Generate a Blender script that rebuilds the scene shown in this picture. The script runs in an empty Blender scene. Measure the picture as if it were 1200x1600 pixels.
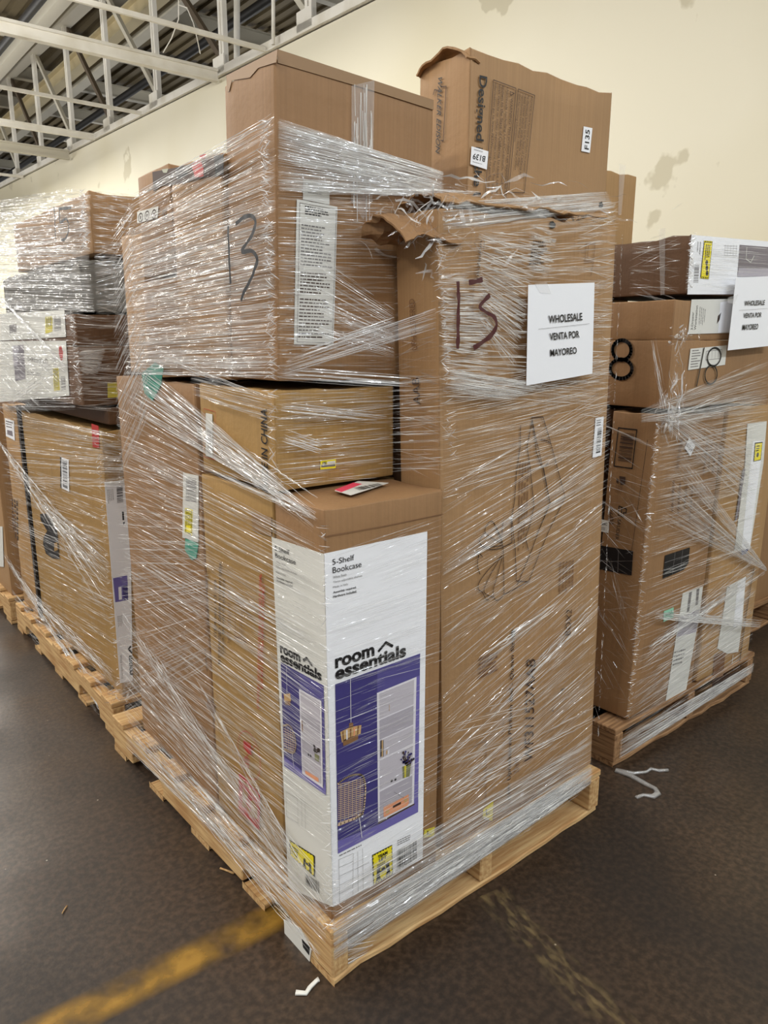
import bpy, bmesh, math, random
from mathutils import Vector, Matrix, noise
random.seed(7)
S = bpy.context.scene
COL = S.collection
PI = math.pi
# ---------------------------------------------------------------- camera, light, exposure
FPX, HZ, EYE = 1180.0, 530.0, 1.4
PITCH = math.atan((800-HZ)/FPX)
XD, YD = Vector((.7802, .6256)), Vector((-.6256, .7802))      # world X and Y seen as (right, forward)
CAMP = Vector((-.7876, -1.1641, EYE))
cam = bpy.data.cameras.new('camera')
cam.sensor_fit = 'VERTICAL'; cam.sensor_height = 24; cam.lens = 24*FPX/1600
cam.clip_start = .02; cam.clip_end = 200
co = bpy.data.objects.new('camera', cam); COL.objects.link(co)
co.location = CAMP; co.rotation_euler = (PI/2-PITCH, 0, -math.atan2(XD[1], YD[1]))
S.camera = co

w = bpy.data.worlds.new('world'); S.world = w; w.use_nodes = True
w.node_tree.nodes['Background'].inputs[0].default_value = (.95, .97, 1, 1)
w.node_tree.nodes['Background'].inputs[1].default_value = .55
S.view_settings.view_transform = 'Standard'; S.view_settings.look = 'None'
S.view_settings.gamma = 1; S.view_settings.use_curve_mapping = False
S.view_settings.exposure = 0.0
S.cycles.transparent_max_bounces = 32

def lamp(loc, sx, sy, power, col, rot=(0, 0, 0)):
    l = bpy.data.lights.new('ceiling_or_fill_lamp', 'AREA'); l.shape = 'RECTANGLE'; l.size = sx; l.size_y = sy
    l.energy = power; l.color = col
    o = bpy.data.objects.new('ceiling_or_fill_lamp', l); o.location = loc; o.rotation_euler = rot; COL.objects.link(o)
WARM, COOL = (1, .97, .905), (.84, .92, 1)
def bulb(loc, power, col, r=.16):
    l = bpy.data.lights.new('fill_bulb', 'POINT'); l.energy = power; l.color = col; l.shadow_soft_size = r
    o = bpy.data.objects.new('fill_bulb', l); o.location = loc; COL.objects.link(o)
for i, y in enumerate((-3.2, .4, 4.0, 7.6, 11.2, 14.8, 18.4)):           # strip lamps over the aisle, and unseen bulbs added to brighten the beams
    lamp((-2.6, y, 4.3), .22, 2.4, 76, WARM)
    bulb((-3.2, y+1.8, 4.0), 120, WARM)
for x, y in ((-1.0, 3.4), (.2, 6.2), (.0, 10.5), (.0, 15.0)): bulb((x, y, 4.15), 105, WARM)  # more unseen bulbs, added as fill for the beams and far wall
for y, e in ((-2.0, 14), (1.6, 18), (5.2, 105), (12.4, 190), (16.0, 190), (20.0, 190)):  # unseen row added to brighten the wall
    lamp((1.6, y, 4.35), .22, 2.4, e, WARM)
    lamp((1.6, y, 4.45), .22, 2.4, 45, WARM, (PI, 0, 0))  # upward fill added for the beams and roof deck
for x in (.6, 3.0):
    lamp((x, -3.4, 4.3), 2.4, .22, 100, COOL)
for x in (7.5, 11.5):                                                     # lamps of the next bay, beyond the wall
    for y in (6, 14, 22): lamp((x, y, 4.4), .6, 2.4, 34, WARM, (PI, 0, 0))

# ---------------------------------------------------------------- helpers
def ray(u, v):
    r = u-600.0; up = 800.0-v; c, s = math.cos(PITCH), math.sin(PITCH)
    f = FPX*c+up*s; z = -FPX*s+up*c
    return Vector((XD[0]*r+XD[1]*f, YD[0]*r+YD[1]*f, z))
def hit(u, v, p0, n):
    d = ray(u, v); p0 = Vector(p0); n = Vector(n)
    return CAMP + d*((p0-CAMP).dot(n)/d.dot(n))
def at(u, v, ax, val):
    n = Vector((0, 0, 0)); n['xyz'.index(ax)] = 1
    return hit(u, v, n*val, n)

def mat(name, rgb=(.8, .8, .8), rough=.6, spec=.4, metal=0.0):
    m = bpy.data.materials.new(name); m.use_nodes = True
    b = m.node_tree.nodes['Principled BSDF']
    b.inputs['Base Color'].default_value = (*rgb, 1); b.inputs['Roughness'].default_value = rough
    b.inputs['Specular IOR Level'].default_value = spec; b.inputs['Metallic'].default_value = metal
    return m
def nd(m, t, **k):
    n = m.node_tree.nodes.new(t)
    for a, v in k.items():
        if hasattr(n, a): setattr(n, a, v)
        else: n.inputs[a].default_value = v
    return n
def ln(m, a, ao, b, bi): m.node_tree.links.new(a.outputs[ao], b.inputs[bi])
def noisy(m, rgb2, scale, lo=.35, hi=.65, stretch=(1, 1, 1), detail=4, bump=0.0, bscale=None, rough=None):
    b = m.node_tree.nodes['Principled BSDF']; rgb1 = tuple(b.inputs['Base Color'].default_value)
    tc = nd(m, 'ShaderNodeTexCoord'); mp = nd(m, 'ShaderNodeMapping'); mp.inputs['Scale'].default_value = stretch
    ln(m, tc, 'Object', mp, 'Vector')
    n = nd(m, 'ShaderNodeTexNoise', Scale=scale, Detail=detail); ln(m, mp, 0, n, 'Vector')
    r = nd(m, 'ShaderNodeMapRange'); r.inputs[1].default_value = lo; r.inputs[2].default_value = hi; ln(m, n, 0, r, 0)
    mx = nd(m, 'ShaderNodeMix', data_type='RGBA'); mx.inputs[6].default_value = rgb1; mx.inputs[7].default_value = (*rgb2, 1)
    ln(m, r, 0, mx, 0); ln(m, mx, 2, b, 'Base Color')
    if rough:
        rr = nd(m, 'ShaderNodeMapRange'); rr.inputs[3].default_value, rr.inputs[4].default_value = rough
        ln(m, r, 0, rr, 0); ln(m, rr, 0, b, 'Roughness')
    if bump:
        n2 = nd(m, 'ShaderNodeTexNoise', Scale=bscale or scale, Detail=3); ln(m, mp, 0, n2, 'Vector')
        bp = nd(m, 'ShaderNodeBump', Strength=bump, Distance=.004); ln(m, n2, 0, bp, 'Height'); ln(m, bp, 0, b, 'Normal')
    return mx, tc, b
def srgb(r, g, b):
    f = lambda c: (c/255/12.92) if c/255 < .04045 else ((c/255+.055)/1.055)**2.4
    return (f(r), f(g), f(b))

def cardboard(name, rgb):
    m = mat(name, rgb, .62, .3)
    mx, tc, b = noisy(m, tuple(c*.86 for c in rgb), 3.0, .3, .7, bump=.25, bscale=60)
    wv = nd(m, 'ShaderNodeTexNoise', Scale=1.0, Detail=2); mp = nd(m, 'ShaderNodeMapping'); mp.inputs['Scale'].default_value = (160, 160, 3)
    ln(m, tc, 'Object', mp, 'Vector'); ln(m, mp, 0, wv, 'Vector')
    mr = nd(m, 'ShaderNodeMapRange'); mr.inputs[1].default_value = .3; mr.inputs[2].default_value = .7; mr.inputs[3].default_value = .93; mr.inputs[4].default_value = 1.05
    ln(m, wv, 0, mr, 0)
    mu = nd(m, 'ShaderNodeMix', data_type='RGBA', blend_type='MULTIPLY'); mu.inputs[0].default_value = 1
    ln(m, mx, 2, mu, 6); ln(m, mr, 0, mu, 7); ln(m, mu, 2, b, 'Base Color')
    return m
KRAFT = cardboard('kraft cardboard', srgb(167, 131, 92))
TAN = cardboard('tan cardboard', srgb(174, 137, 92))
ROSE = cardboard('brown cardboard', srgb(152, 116, 80))
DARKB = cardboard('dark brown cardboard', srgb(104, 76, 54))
OCHRE = cardboard('ochre cardboard', srgb(166, 131, 80))
WHITEB = cardboard('white cardboard', srgb(222, 218, 208))
GREYB = cardboard('grey board', srgb(120, 116, 108))
PAPER = mat('white paper', srgb(238, 238, 240), .45)
PAPERL = mat('grey white paper', srgb(214, 212, 204), .5)
OFFW = mat('old label paper', srgb(226, 224, 216), .55)
INK = mat('black ink', srgb(22, 20, 22), .5)
INKB = mat('brown black ink', srgb(66, 46, 36), .6)
INKG = mat('grey ink', srgb(120, 116, 114), .6)
INKL = mat('faint brown ink', srgb(118, 84, 58), .6)
RED = mat('red ink', srgb(176, 40, 34), .5)
MARK = mat('dark red marker', srgb(72, 22, 26), .45)
PINK = mat('pink label', srgb(232, 60, 96), .4)
YEL = mat('yellow label', srgb(238, 220, 30), .45)
YELD = mat('dull yellow label', srgb(205, 190, 60), .45)
TEAL = mat('teal tape', srgb(70, 150, 128), .4)
PURP = mat('purple print', srgb(86, 80, 138), .35)
PURPD = mat('dark purple print', srgb(66, 60, 118), .35)
PURPL = mat('light purple print', srgb(112, 104, 168), .35)
SHELFW = mat('shelf white print', srgb(222, 218, 222), .35)
SHELFG = mat('shelf grey print', srgb(190, 184, 190), .35)
SHELFD = mat('shelf shade print', srgb(172, 166, 174), .35)
BRASS = mat('brass print', srgb(196, 160, 110), .35)
BRASSD = mat('dark brass print', srgb(134, 98, 66), .35)
RATTAN = mat('rattan print', srgb(208, 180, 150), .35)
PEACH = mat('peach print', srgb(224, 152, 112), .35)
GREENG = mat('grey green print', srgb(126, 126, 92), .35)
BLUEB = mat('blue print', srgb(50, 60, 130), .4)
GREYPH = mat('grey photo print', srgb(120, 112, 118), .4)
TAPEM = mat('brown packing tape', srgb(146, 114, 78), .5, .4)
BLACKS = mat('black strap', srgb(26, 24, 24), .4)

def clear(name, rgb, rough, fac, ior=1.5):
    m = mat(name, rgb, rough); b = m.node_tree.nodes['Principled BSDF']; b.inputs['IOR'].default_value = ior
    b.inputs['Specular IOR Level'].default_value = .5
    t = nd(m, 'ShaderNodeBsdfTransparent'); x = nd(m, 'ShaderNodeMixShader'); x.inputs[0].default_value = fac
    ln(m, t, 0, x, 1); ln(m, b, 0, x, 2); ln(m, x, 0, m.node_tree.nodes['Material Output'], 'Surface')
    return m
FILM1 = clear('stretch film gathered', (.84, .83, .81), .15, .66, 2.6)  # pale base colour puts some glint brightness into the strands
FILM2 = clear('stretch film single', (.58, .57, .55), .12, .14, 2.2)
FILM3 = clear('stretch film layered', (.74, .73, .71), .16, .32, 2.6)
CLTAPE = clear('clear packing tape', (.82, .80, .78), .1, .22, 1.8)

def mesh(name, verts, faces, mats, parent=None, loc=None, mi=None, smooth=False):
    me = bpy.data.meshes.new(name); me.from_pydata([tuple(v) for v in verts], [], faces)
    for m in (mats if isinstance(mats, (list, tuple)) else [mats]): me.materials.append(m)
    if mi: me.polygons.foreach_set('material_index', mi)
    if smooth: me.polygons.foreach_set('use_smooth', [True]*len(faces))
    me.update()
    o = bpy.data.objects.new(name, me); COL.objects.link(o)
    if parent: o.parent = parent
    if loc is not None: o.location = loc
    return o
def tag(o, label, cat, group=None, kind=None):
    o['label'] = label; o['category'] = cat
    if group: o['group'] = group
    if kind: o['kind'] = kind
    return o
def structure(o, label, cat):
    return tag(o, label, cat, kind='structure')
def box_geo(x0, x1, y0, y1, z0, z1, V, F):
    k = len(V)
    V += [(x0, y0, z0), (x1, y0, z0), (x1, y1, z0), (x0, y1, z0), (x0, y0, z1), (x1, y0, z1), (x1, y1, z1), (x0, y1, z1)]
    F += [(k, k+3, k+2, k+1), (k+4, k+5, k+6, k+7), (k, k+1, k+5, k+4), (k+1, k+2, k+6, k+5), (k+2, k+3, k+7, k+6), (k+3, k, k+4, k+7)]
def bar_geo(a, b, wx, wz, V, F, up=Vector((0, 0, 1))):
    a, b = Vector(a), Vector(b); t = (b-a).normalized()
    s = t.cross(up)
    if s.length < 1e-4: s = Vector((1, 0, 0))
    s.normalize(); n = s.cross(t)
    k = len(V)
    for p in (a, b):
        for i, j in ((-1, -1), (1, -1), (1, 1), (-1, 1)): V.append(p+s*i*wx/2+n*j*wz/2)
    F += [(k, k+1, k+2, k+3), (k+7, k+6, k+5, k+4)] + [(k+i, k+4+i, k+4+(i+1) % 4, k+(i+1) % 4) for i in range(4)]
def ibeam_geo(a, b, wid, dep, th, V, F):
    a, b = Vector(a), Vector(b); z = Vector((0, 0, dep/2-th/2))
    bar_geo(a+z, b+z, wid, th, V, F); bar_geo(a-z, b-z, wid, th, V, F); bar_geo(a, b, th, dep-th*1.5, V, F)

# ---------------------------------------------------------------- cartons
def carton(name, label, cat, x0, x1, y0, y1, z0, z1, m, lean=(0, 0, 0), crush=.004, sag=.003, group=None, r=.006):
    w_, d_, h_ = x1-x0, y1-y0, z1-z0
    def ax(L, step):
        n = max(3, min(26, int(L/step)))
        return [0, r*.35, r] + [r+(L-2*r)*i/n for i in range(1, n)] + [L-r, L-r*.35, L]
    X, Y, Z = ax(w_, .05), ax(d_, .05), ax(h_, .05)
    idx, V, F = {}, [], []
    sd = Vector((x0*37.1, y0*17.3, z0*29.7))
    def vid(i, j, k):
        key = (i, j, k)
        if key in idx: return idx[key]
        p = Vector((X[i], Y[j], Z[k]))
        c = Vector((min(max(p.x, r), w_-r), min(max(p.y, r), d_-r), min(max(p.z, r), h_-r)))
        dv = p-c
        if dv.length > 1e-9: p = c+dv.normalized()*r
        q = p+sd
        n1 = noise.noise(q*3.1)*.5+.5; n2 = noise.noise(q*19)*.5+.5; n3 = noise.noise(q*47+Vector((5, 5, 5)))
        et = max(0, 1-(h_-p.z)/.05)
        f = [0, 0, 0]
        a = sag*n1+.0008*n2
        if i == 0: f[0] += a
        if i == len(X)-1: f[0] -= a
        if j == 0: f[1] += a
        if j == len(Y)-1: f[1] -= a
        if k == len(Z)-1: f[2] -= a+crush*n2*.8
        f[2] -= et*crush*(n2*1.2+abs(n3)*.8)
        p = p+Vector(f)
        idx[key] = len(V); V.append(Vector((p.x-w_/2, p.y-d_/2, p.z))); return idx[key]
    nx, ny, nz = len(X)-1, len(Y)-1, len(Z)-1
    for i in range(nx):
        for k in range(nz):
            F.append((vid(i, 0, k), vid(i+1, 0, k), vid(i+1, 0, k+1), vid(i, 0, k+1)))
            F.append((vid(i+1, ny, k), vid(i, ny, k), vid(i, ny, k+1), vid(i+1, ny, k+1)))
        for j in range(ny):
            F.append((vid(i, j, nz), vid(i+1, j, nz), vid(i+1, j+1, nz), vid(i, j+1, nz)))
            F.append((vid(i, j+1, 0), vid(i+1, j+1, 0), vid(i+1, j, 0), vid(i, j, 0)))
    for j in range(ny):
        for k in range(nz):
            F.append((vid(0, j+1, k), vid(0, j, k), vid(0, j, k+1), vid(0, j+1, k+1)))
            F.append((vid(nx, j, k), vid(nx, j+1, k), vid(nx, j+1, k+1), vid(nx, j, k+1)))
    o = mesh(name, V, F, m, loc=((x0+x1)/2, (y0+y1)/2, z0), smooth=True)
    o.rotation_euler = lean
    tag(o, label, cat, group); o['dim'] = (w_, d_, h_)
    return o

FONTC = {}
def text_mesh(s, bold):
    key = (s, bold)
    if key in FONTC: return FONTC[key]
    cu = bpy.data.curves.new('t', 'FONT'); cu.body = s; cu.offset = bold; cu.resolution_u = 3
    ob = bpy.data.objects.new('t', cu); COL.objects.link(ob)
    dg = bpy.context.evaluated_depsgraph_get(); dg.update()
    me = bpy.data.meshes.new_from_object(ob.evaluated_get(dg))
    vs = [v.co.copy() for v in me.vertices]; fs = [tuple(p.vertices) for p in me.polygons]
    bpy.data.objects.remove(ob); bpy.data.curves.remove(cu); bpy.data.meshes.remove(me)
    xs = [v.x for v in vs]; ys = [v.y for v in vs]; x0, y0 = min(xs), min(ys); sx, sy = max(xs)-x0 or 1, max(ys)-y0 or 1
    FONTC[key] = ([((v.x-x0)/sx, (v.y-y0)/sy) for v in vs], fs)
    return FONTC[key]

class Print:
    """flat print, labels, tape on one face of a carton or sheet, one child mesh"""
    def __init__(s, root, face, crop=None, off=.0009):
        s.root, s.face, s.crop, s.off = root, face, crop, off
        s.V, s.F, s.M, s.mi = [], [], [], []
        w_, d_, h_ = root['dim']
        s.p0 = {'F': Vector((0, -d_/2, 0)), 'L': Vector((-w_/2, 0, 0)), 'T': Vector((0, 0, h_))}[face]
        s.n = {'F': Vector((0, -1, 0)), 'L': Vector((-1, 0, 0)), 'T': Vector((0, 0, 1))}[face]
        s.mw = Matrix.LocRotScale(root.location, root.rotation_euler, None)
        inv = s.mw.inverted(); s.eye = inv @ CAMP; s.inv3 = inv.to_3x3()
    def px(s, p):
        u, v = p
        if s.crop: ox, oy, k = s.crop; u, v = ox+u/k, oy+v/k
        d = s.inv3 @ ray(u, v)
        return s.eye + d*((s.p0-s.eye).dot(s.n)/d.dot(s.n))
    def m(s, mt):
        if mt not in s.M: s.M.append(mt)
        return s.M.index(mt)
    def poly3(s, pts, mt, lay=0):
        k = len(s.V); o = s.n*(s.off+lay*.0004)
        s.V += [p+o for p in pts]
        nn = (pts[1]-pts[0]).cross(pts[2]-pts[0]); f = list(range(k, k+len(pts)))
        if nn.dot(s.n) < 0: f.reverse()
        s.F.append(tuple(f)); s.mi.append(s.m(mt)); return s
    def poly(s, pts, mt, lay=0): return s.poly3([s.px(p) for p in pts], mt, lay)
    def slab(s, pts, mt, lay=0):
        P = [s.px(p) for p in pts]; s.poly3(P, mt, lay)
        o = s.n*(s.off+lay*.0004); b = s.n*(s.off+lay*.0004-.0012)
        for i in range(len(P)):
            a, c = P[i], P[(i+1) % len(P)]; k = len(s.V)
            s.V += [a+o, c+o, c+b, a+b]; s.F.append((k, k+1, k+2, k+3)); s.mi.append(s.m(mt))
        return s
    def lerp(s, q, a, b):     # q = TL TR BR BL as local points
        return (q[0]*(1-a)+q[1]*a)*(1-b) + (q[3]*(1-a)+q[2]*a)*b
    def sub(s, q, a0, a1, b0, b1, mt, lay=1):
        return s.poly3([s.lerp(q, a0, b0), s.lerp(q, a1, b0), s.lerp(q, a1, b1), s.lerp(q, a0, b1)], mt, lay)
    def quad(s, q): return [s.px(p) for p in q]
    def text(s, t, a, b, c, mt, lay=1, bold=0.0):
        return s.text3(t, s.px(a), s.px(b), s.px(c), mt, lay, bold)
    def text3(s, t, A, B, C, mt, lay=1, bold=0.0):
        vs, fs = text_mesh(t, bold); k = len(s.V); o = s.n*(s.off+lay*.0004); U, W = B-A, C-A
        s.V += [A+U*x+W*y+o for x, y in vs]
        flip = U.cross(W).dot(s.n) < 0
        for f in fs:
            f = [k+i for i in f]
            if flip: f.reverse()
            s.F.append(tuple(f)); s.mi.append(s.m(mt))
        return s
    def stroke3(s, P, wd, mt, lay=1):
        for i in range(len(P)-1):
            t = (P[i+1]-P[i]); L = t.length
            if L < 1e-6: continue
            t /= L; q = s.n.cross(t)*wd/2; e = t*wd*.3
            s.poly3([P[i]-e+q, P[i]-e-q, P[i+1]+e-q, P[i+1]+e+q], mt, lay)
        return s
    def stroke(s, pts, wd, mt, lay=1): return s.stroke3([s.px(p) for p in pts], wd, mt, lay)
    def curve(s, pts, wd, mt, lay=1, n=5):
        P = [s.px(p) for p in pts]; P = [P[0]]+P+[P[-1]]; out = []
        for i in range(1, len(P)-2):
            for j in range(n):
                t = j/n; a, b, c, d = P[i-1:i+3]
                out.append(.5*((2*b)+(c-a)*t+(2*a-5*b+4*c-d)*t*t+(3*b-a-3*c+d)*t*t*t))
        out.append(P[-2]); return s.stroke3(out, wd, mt, lay)
    def barcode(s, q, mt=INK, lay=1, n=26, vert=False, seed=1):
        rr = random.Random(seed); x = 0; q = s.quad(q) if not isinstance(q[0], Vector) else q
        while x < 1:
            wd = rr.choice((.4, .4, .8, 1.2))/n
            if x+wd <= 1:
                if vert: s.sub(q, 0, 1, x, x+wd, mt, lay)
                else: s.sub(q, x, x+wd, 0, 1, mt, lay)
            x += wd+rr.choice((.4, .5, .9))/n
        return s
    def lines(s, q, n, mt, lay=1, fill=.45, seed=3, vert=False):   # rows of print too small to read
        rr = random.Random(seed); q = s.quad(q) if not isinstance(q[0], Vector) else q
        for i in range(n):
            b0, b1 = (i+.25)/n, (i+.25+fill)/n; a = 0; end = rr.uniform(.6, 1)
            while a < end:
                wd = rr.uniform(.04, .16); e = min(end, a+wd)
                if vert: s.sub(q, b0, b1, a, e, mt, lay)
                else: s.sub(q, a, e, b0, b1, mt, lay)
                a = e+.025
        return s
    def dots(s, c, r, mt, lay=1, n=10):
        P = s.px(c); t = s.n.orthogonal().normalized(); q = s.n.cross(t)
        return s.poly3([P+(t*math.cos(2*PI*i/n)+q*math.sin(2*PI*i/n))*r for i in range(n)], mt, lay)
    def build(s, name, label=None, on=None):
        n = len(s.F); lo = []; hi = []
        for f in s.F:
            P = [s.V[i] for i in f]; lo.append([min(p[a] for p in P)-.012 for a in range(3)]); hi.append([max(p[a] for p in P)+.012 for a in range(3)])
        par = list(range(n))
        def find(i):
            while par[i] != i: par[i] = par[par[i]]; i = par[i]
            return i
        order = sorted(range(n), key=lambda i: lo[i][2]); act = []
        for i in order:
            act = [j for j in act if hi[j][2] > lo[i][2]]
            for j in act:
                if find(i) != find(j) and all(lo[i][a] <= hi[j][a] and lo[j][a] <= hi[i][a] for a in range(2)): par[find(i)] = find(j)
            act.append(i)
        cl = {}
        for i in range(n): cl.setdefault(find(i), []).append(i)
        first = None
        for fs in sorted(cl.values(), key=len, reverse=True):
            ids, V, F = {}, [], []
            for i in fs:
                g = []
                for v in s.F[i]:
                    if v not in ids: ids[v] = len(V); V.append(s.V[v])
                    g.append(ids[v])
                F.append(tuple(g))
            ms = sorted({s.mi[i] for i in fs})
            o = mesh(name, V, F, [s.M[m] for m in ms], parent=on or s.root, mi=[ms.index(s.mi[i]) for i in fs])
            if label: o['label'] = label
            first = first or o
        return first

# ---------------------------------------------------------------- room
fl = mat('stained concrete', srgb(61, 47, 35), .45, .5)
mx, tc, b = noisy(fl, srgb(40, 30, 22), 1.7, .38, .66, detail=8, bump=.12, bscale=90, rough=(.32, .6))
n2 = nd(fl, 'ShaderNodeTexNoise', Scale=60.0, Detail=8); ln(fl, tc, 'Object', n2, 'Vector')
r2 = nd(fl, 'ShaderNodeMapRange'); r2.inputs[1].default_value = .4; r2.inputs[2].default_value = .75; r2.inputs[3].default_value = .72; r2.inputs[4].default_value = 1.9; ln(fl, n2, 0, r2, 0)
mu = nd(fl, 'ShaderNodeMix', data_type='RGBA', blend_type='MULTIPLY'); mu.inputs[0].default_value = 1; ln(fl, mx, 2, mu, 6); ln(fl, r2, 0, mu, 7)
n3 = nd(fl, 'ShaderNodeTexVoronoi', Scale=9.0); ln(fl, tc, 'Object', n3, 'Vector')
r3 = nd(fl, 'ShaderNodeMapRange'); r3.inputs[1].default_value = .028; r3.inputs[2].default_value = .016; ln(fl, n3, 'Distance', r3, 0)
m3 = nd(fl, 'ShaderNodeMix', data_type='RGBA'); m3.inputs[7].default_value = (*srgb(170, 160, 145), 1); ln(fl, mu, 2, m3, 6); ln(fl, r3, 0, m3, 0)
ln(fl, m3, 2, b, 'Base Color')
V, F = [], []; box_geo(-9, 12, -9, 40, -.1, 0, V, F)
structure(mesh('floor', V, F, fl), 'dark brown stained concrete warehouse floor', 'floor')

wl = mat('cream painted wall', srgb(232, 226, 204), .55, .35)
mx, tc, b = noisy(wl, srgb(222, 214, 186), .55, .4, .7, detail=2)
n2 = nd(wl, 'ShaderNodeTexNoise', Scale=1.3, Detail=5); ln(wl, tc, 'Object', n2, 'Vector')
r2 = nd(wl, 'ShaderNodeMapRange'); r2.inputs[1].default_value = .655; r2.inputs[2].default_value = .67; ln(wl, n2, 0, r2, 0)
m2 = nd(wl, 'ShaderNodeMix', data_type='RGBA'); m2.inputs[7].default_value = (*srgb(206, 198, 172), 1); ln(wl, mx, 2, m2, 6); ln(wl, r2, 0, m2, 0); ln(wl, m2, 2, b, 'Base Color')
WX = 4.0
zt = lambda y: 4.275+.0275*y
V = [(WX, -9, 0), (WX, 40, 0), (WX, 40, zt(40)), (WX, -9, zt(-9))]; V += [(x+.2, y, z) for x, y, z in V]
F = [(0, 3, 2, 1), (4, 5, 6, 7), (0, 1, 5, 4), (1, 2, 6, 5), (2, 3, 7, 6), (3, 0, 4, 7)]
structure(mesh('wall_right', V, F, wl), 'tall cream painted warehouse wall behind the pallets', 'wall')

STEEL = mat('white painted steel', srgb(240, 237, 228), .45, .4)
noisy(STEEL, srgb(218, 212, 196), 3, .45, .75, detail=5)
STEELG = mat('grey painted steel', srgb(200, 195, 180), .5, .4)
DECK = mat('roof deck', srgb(112, 101, 79), .6, .3)
PIPE = mat('black pipe', srgb(30, 28, 28), .5)
RUSTY = mat('dark steel', srgb(92, 80, 66), .5)
ys = [2.2, 4.1, 6.07, 7.97, 9.97, 11.86, 13.76, 15.7, 17.6, 19.5, 21.5, 23.5, 25.5, 27.5]
TOP = 2.15
# truss standing on the wall
tr = bpy.data.objects.new('roof_truss', None); COL.objects.link(tr); tr.location = (WX+.05, 8, 4.5)
structure(tr, 'white steel roof truss running along the top of the wall', 'truss')
tv = Vector(tr.location)
def tpart(name, fn, m):
    V, F = [], []; fn(V, F); return mesh(name, [Vector(v)-tv for v in V], F, m, parent=tr)
tpart('bottom_chord', lambda V, F: (bar_geo((WX+.03, -6, zt(-6)+.07), (WX+.03, 38, zt(38)+.07), .1, .1, V, F), bar_geo((WX-.02, -6, zt(-6)+.018), (WX-.02, 38, zt(38)+.018), .05, .012, V, F)), STEEL)
tpart('top_chord', lambda V, F: bar_geo((WX+.05, -6, zt(-6)+TOP), (WX+.05, 38, zt(38)+TOP), .22, .22, V, F), STEELG)
for i, y in enumerate(ys):
    def post(V, F):
        for d in (-.038, .038): bar_geo((WX+.05, y+d, zt(y)+.1), (WX+.05, y+d, zt(y)+TOP), .06, .05, V, F, up=Vector((0, 1, 0)))
    tpart('post', post, STEEL)
    if i < len(ys)-1:
        tpart('brace', lambda V, F: bar_geo((WX+.1, y+.05, zt(y)+.18), (WX+.1, ys[i+1]-.05, zt(y)+TOP-.1), .06, .065, V, F), RUSTY if i % 2 else STEELG)
    tpart('gusset_plate', lambda V, F: box_geo(WX-.02, WX, y-.12, y+.16, zt(y)+.05, zt(y)+.24, V, F), STEEL)
# beams and pipes that run over the aisle to the wall
def beam(name, label, u, v, wid, dep, m=STEEL, x0=-7.0, dz=0.0, ib=True):
    p = at(u, v, 'x', WX); V, F = [], []
    a, b_ = Vector((x0, p.y, p.z+dz)), Vector((WX-.05, p.y, p.z+dz))
    c = (a+b_)/2
    (ibeam_geo(a-c, b_-c, wid, dep, .03, V, F) if ib else bar_geo(a-c, b_-c, wid, dep, V, F))
    structure(mesh(name, V, F, m, loc=c), label, 'beam')
beam('ceiling_beam', 'thick white steel beam meeting the wall beside the second truss post', 345, 120, .09, .14)
beam('ceiling_beam', 'slim white steel strut meeting the wall behind the tallest carton', 420, 79, .035, .045, ib=False)
beam('ceiling_beam', 'slim white steel strut meeting the wall at the third truss post', 226, 178, .035, .045, ib=False)
beam('ceiling_beam', 'white steel beam meeting the wall just past the fourth truss post', 152, 215, .05, .1)
beam('ceiling_beam', 'deep grey steel beam meeting the wall at the fifth truss post', 112, 243, .08, .16, STEELG)
beam('ceiling_beam', 'farthest white steel strut low over the stacked pallets', 40, 277, .04, .05, ib=False)
# roof deck, purlins, girders, pipes
ZR = 7.15
V, F = [], []; x = -8.0
while x < 16:
    box_geo(x, x+.12, -6, 44, ZR, ZR+.06, V, F); box_geo(x+.12, x+.24, -6, 44, ZR+.05, ZR+.09, V, F); x += .24
structure(mesh('ceiling', V, F, DECK), 'ribbed tan metal roof deck', 'ceiling')
for i in range(15):
    y = 3.2+i*2.4; V, F = [], []; ibeam_geo((-12, 0, 0), (12, 0, 0), .14, .26, .02, V, F)
    structure(mesh('roof_purlin', V, F, STEELG, loc=(4, y, ZR-.2)), 'grey steel purlin under the roof deck', 'purlin')['group'] = 'roof purlins'
for k, (u, v) in enumerate(((170, 55), (-60, 170), (350, -60))):
    p = at(u, v, 'z', ZR-.55); V, F = [], []; ibeam_geo((0, -20, 0), (0, 20, 0), .2, .3, .03, V, F)
    structure(mesh('roof_girder', V, F, STEELG if k else mat('cream steel', srgb(200, 186, 150), .5), loc=(p.x, 18, ZR-.55)), ('cream', 'grey', 'far grey')[k]+' steel girder running lengthwise under the roof purlins', 'girder')
for k, (u, v, z, r) in enumerate(((30, 40, 5.9, .06), (300, 80, 6.3, .07), (235, 120, 6.5, .045))):
    p = at(u, v, 'z', z); V, F = [], []; n = 10
    for yy in (-20, 20):
        for i in range(n): V.append((r*math.cos(2*PI*i/n), yy, r*math.sin(2*PI*i/n)))
    F = [(i, (i+1) % n, n+(i+1) % n, n+i) for i in range(n)]
    structure(mesh('sprinkler_pipe', V, F, PIPE, loc=(p.x, p.y+10, z), smooth=True), ('black sprinkler pipe nearest over the aisle', 'black sprinkler pipe crossing behind the truss posts', 'thin black sprinkler pipe high under the roof')[k], 'pipe')
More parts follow.
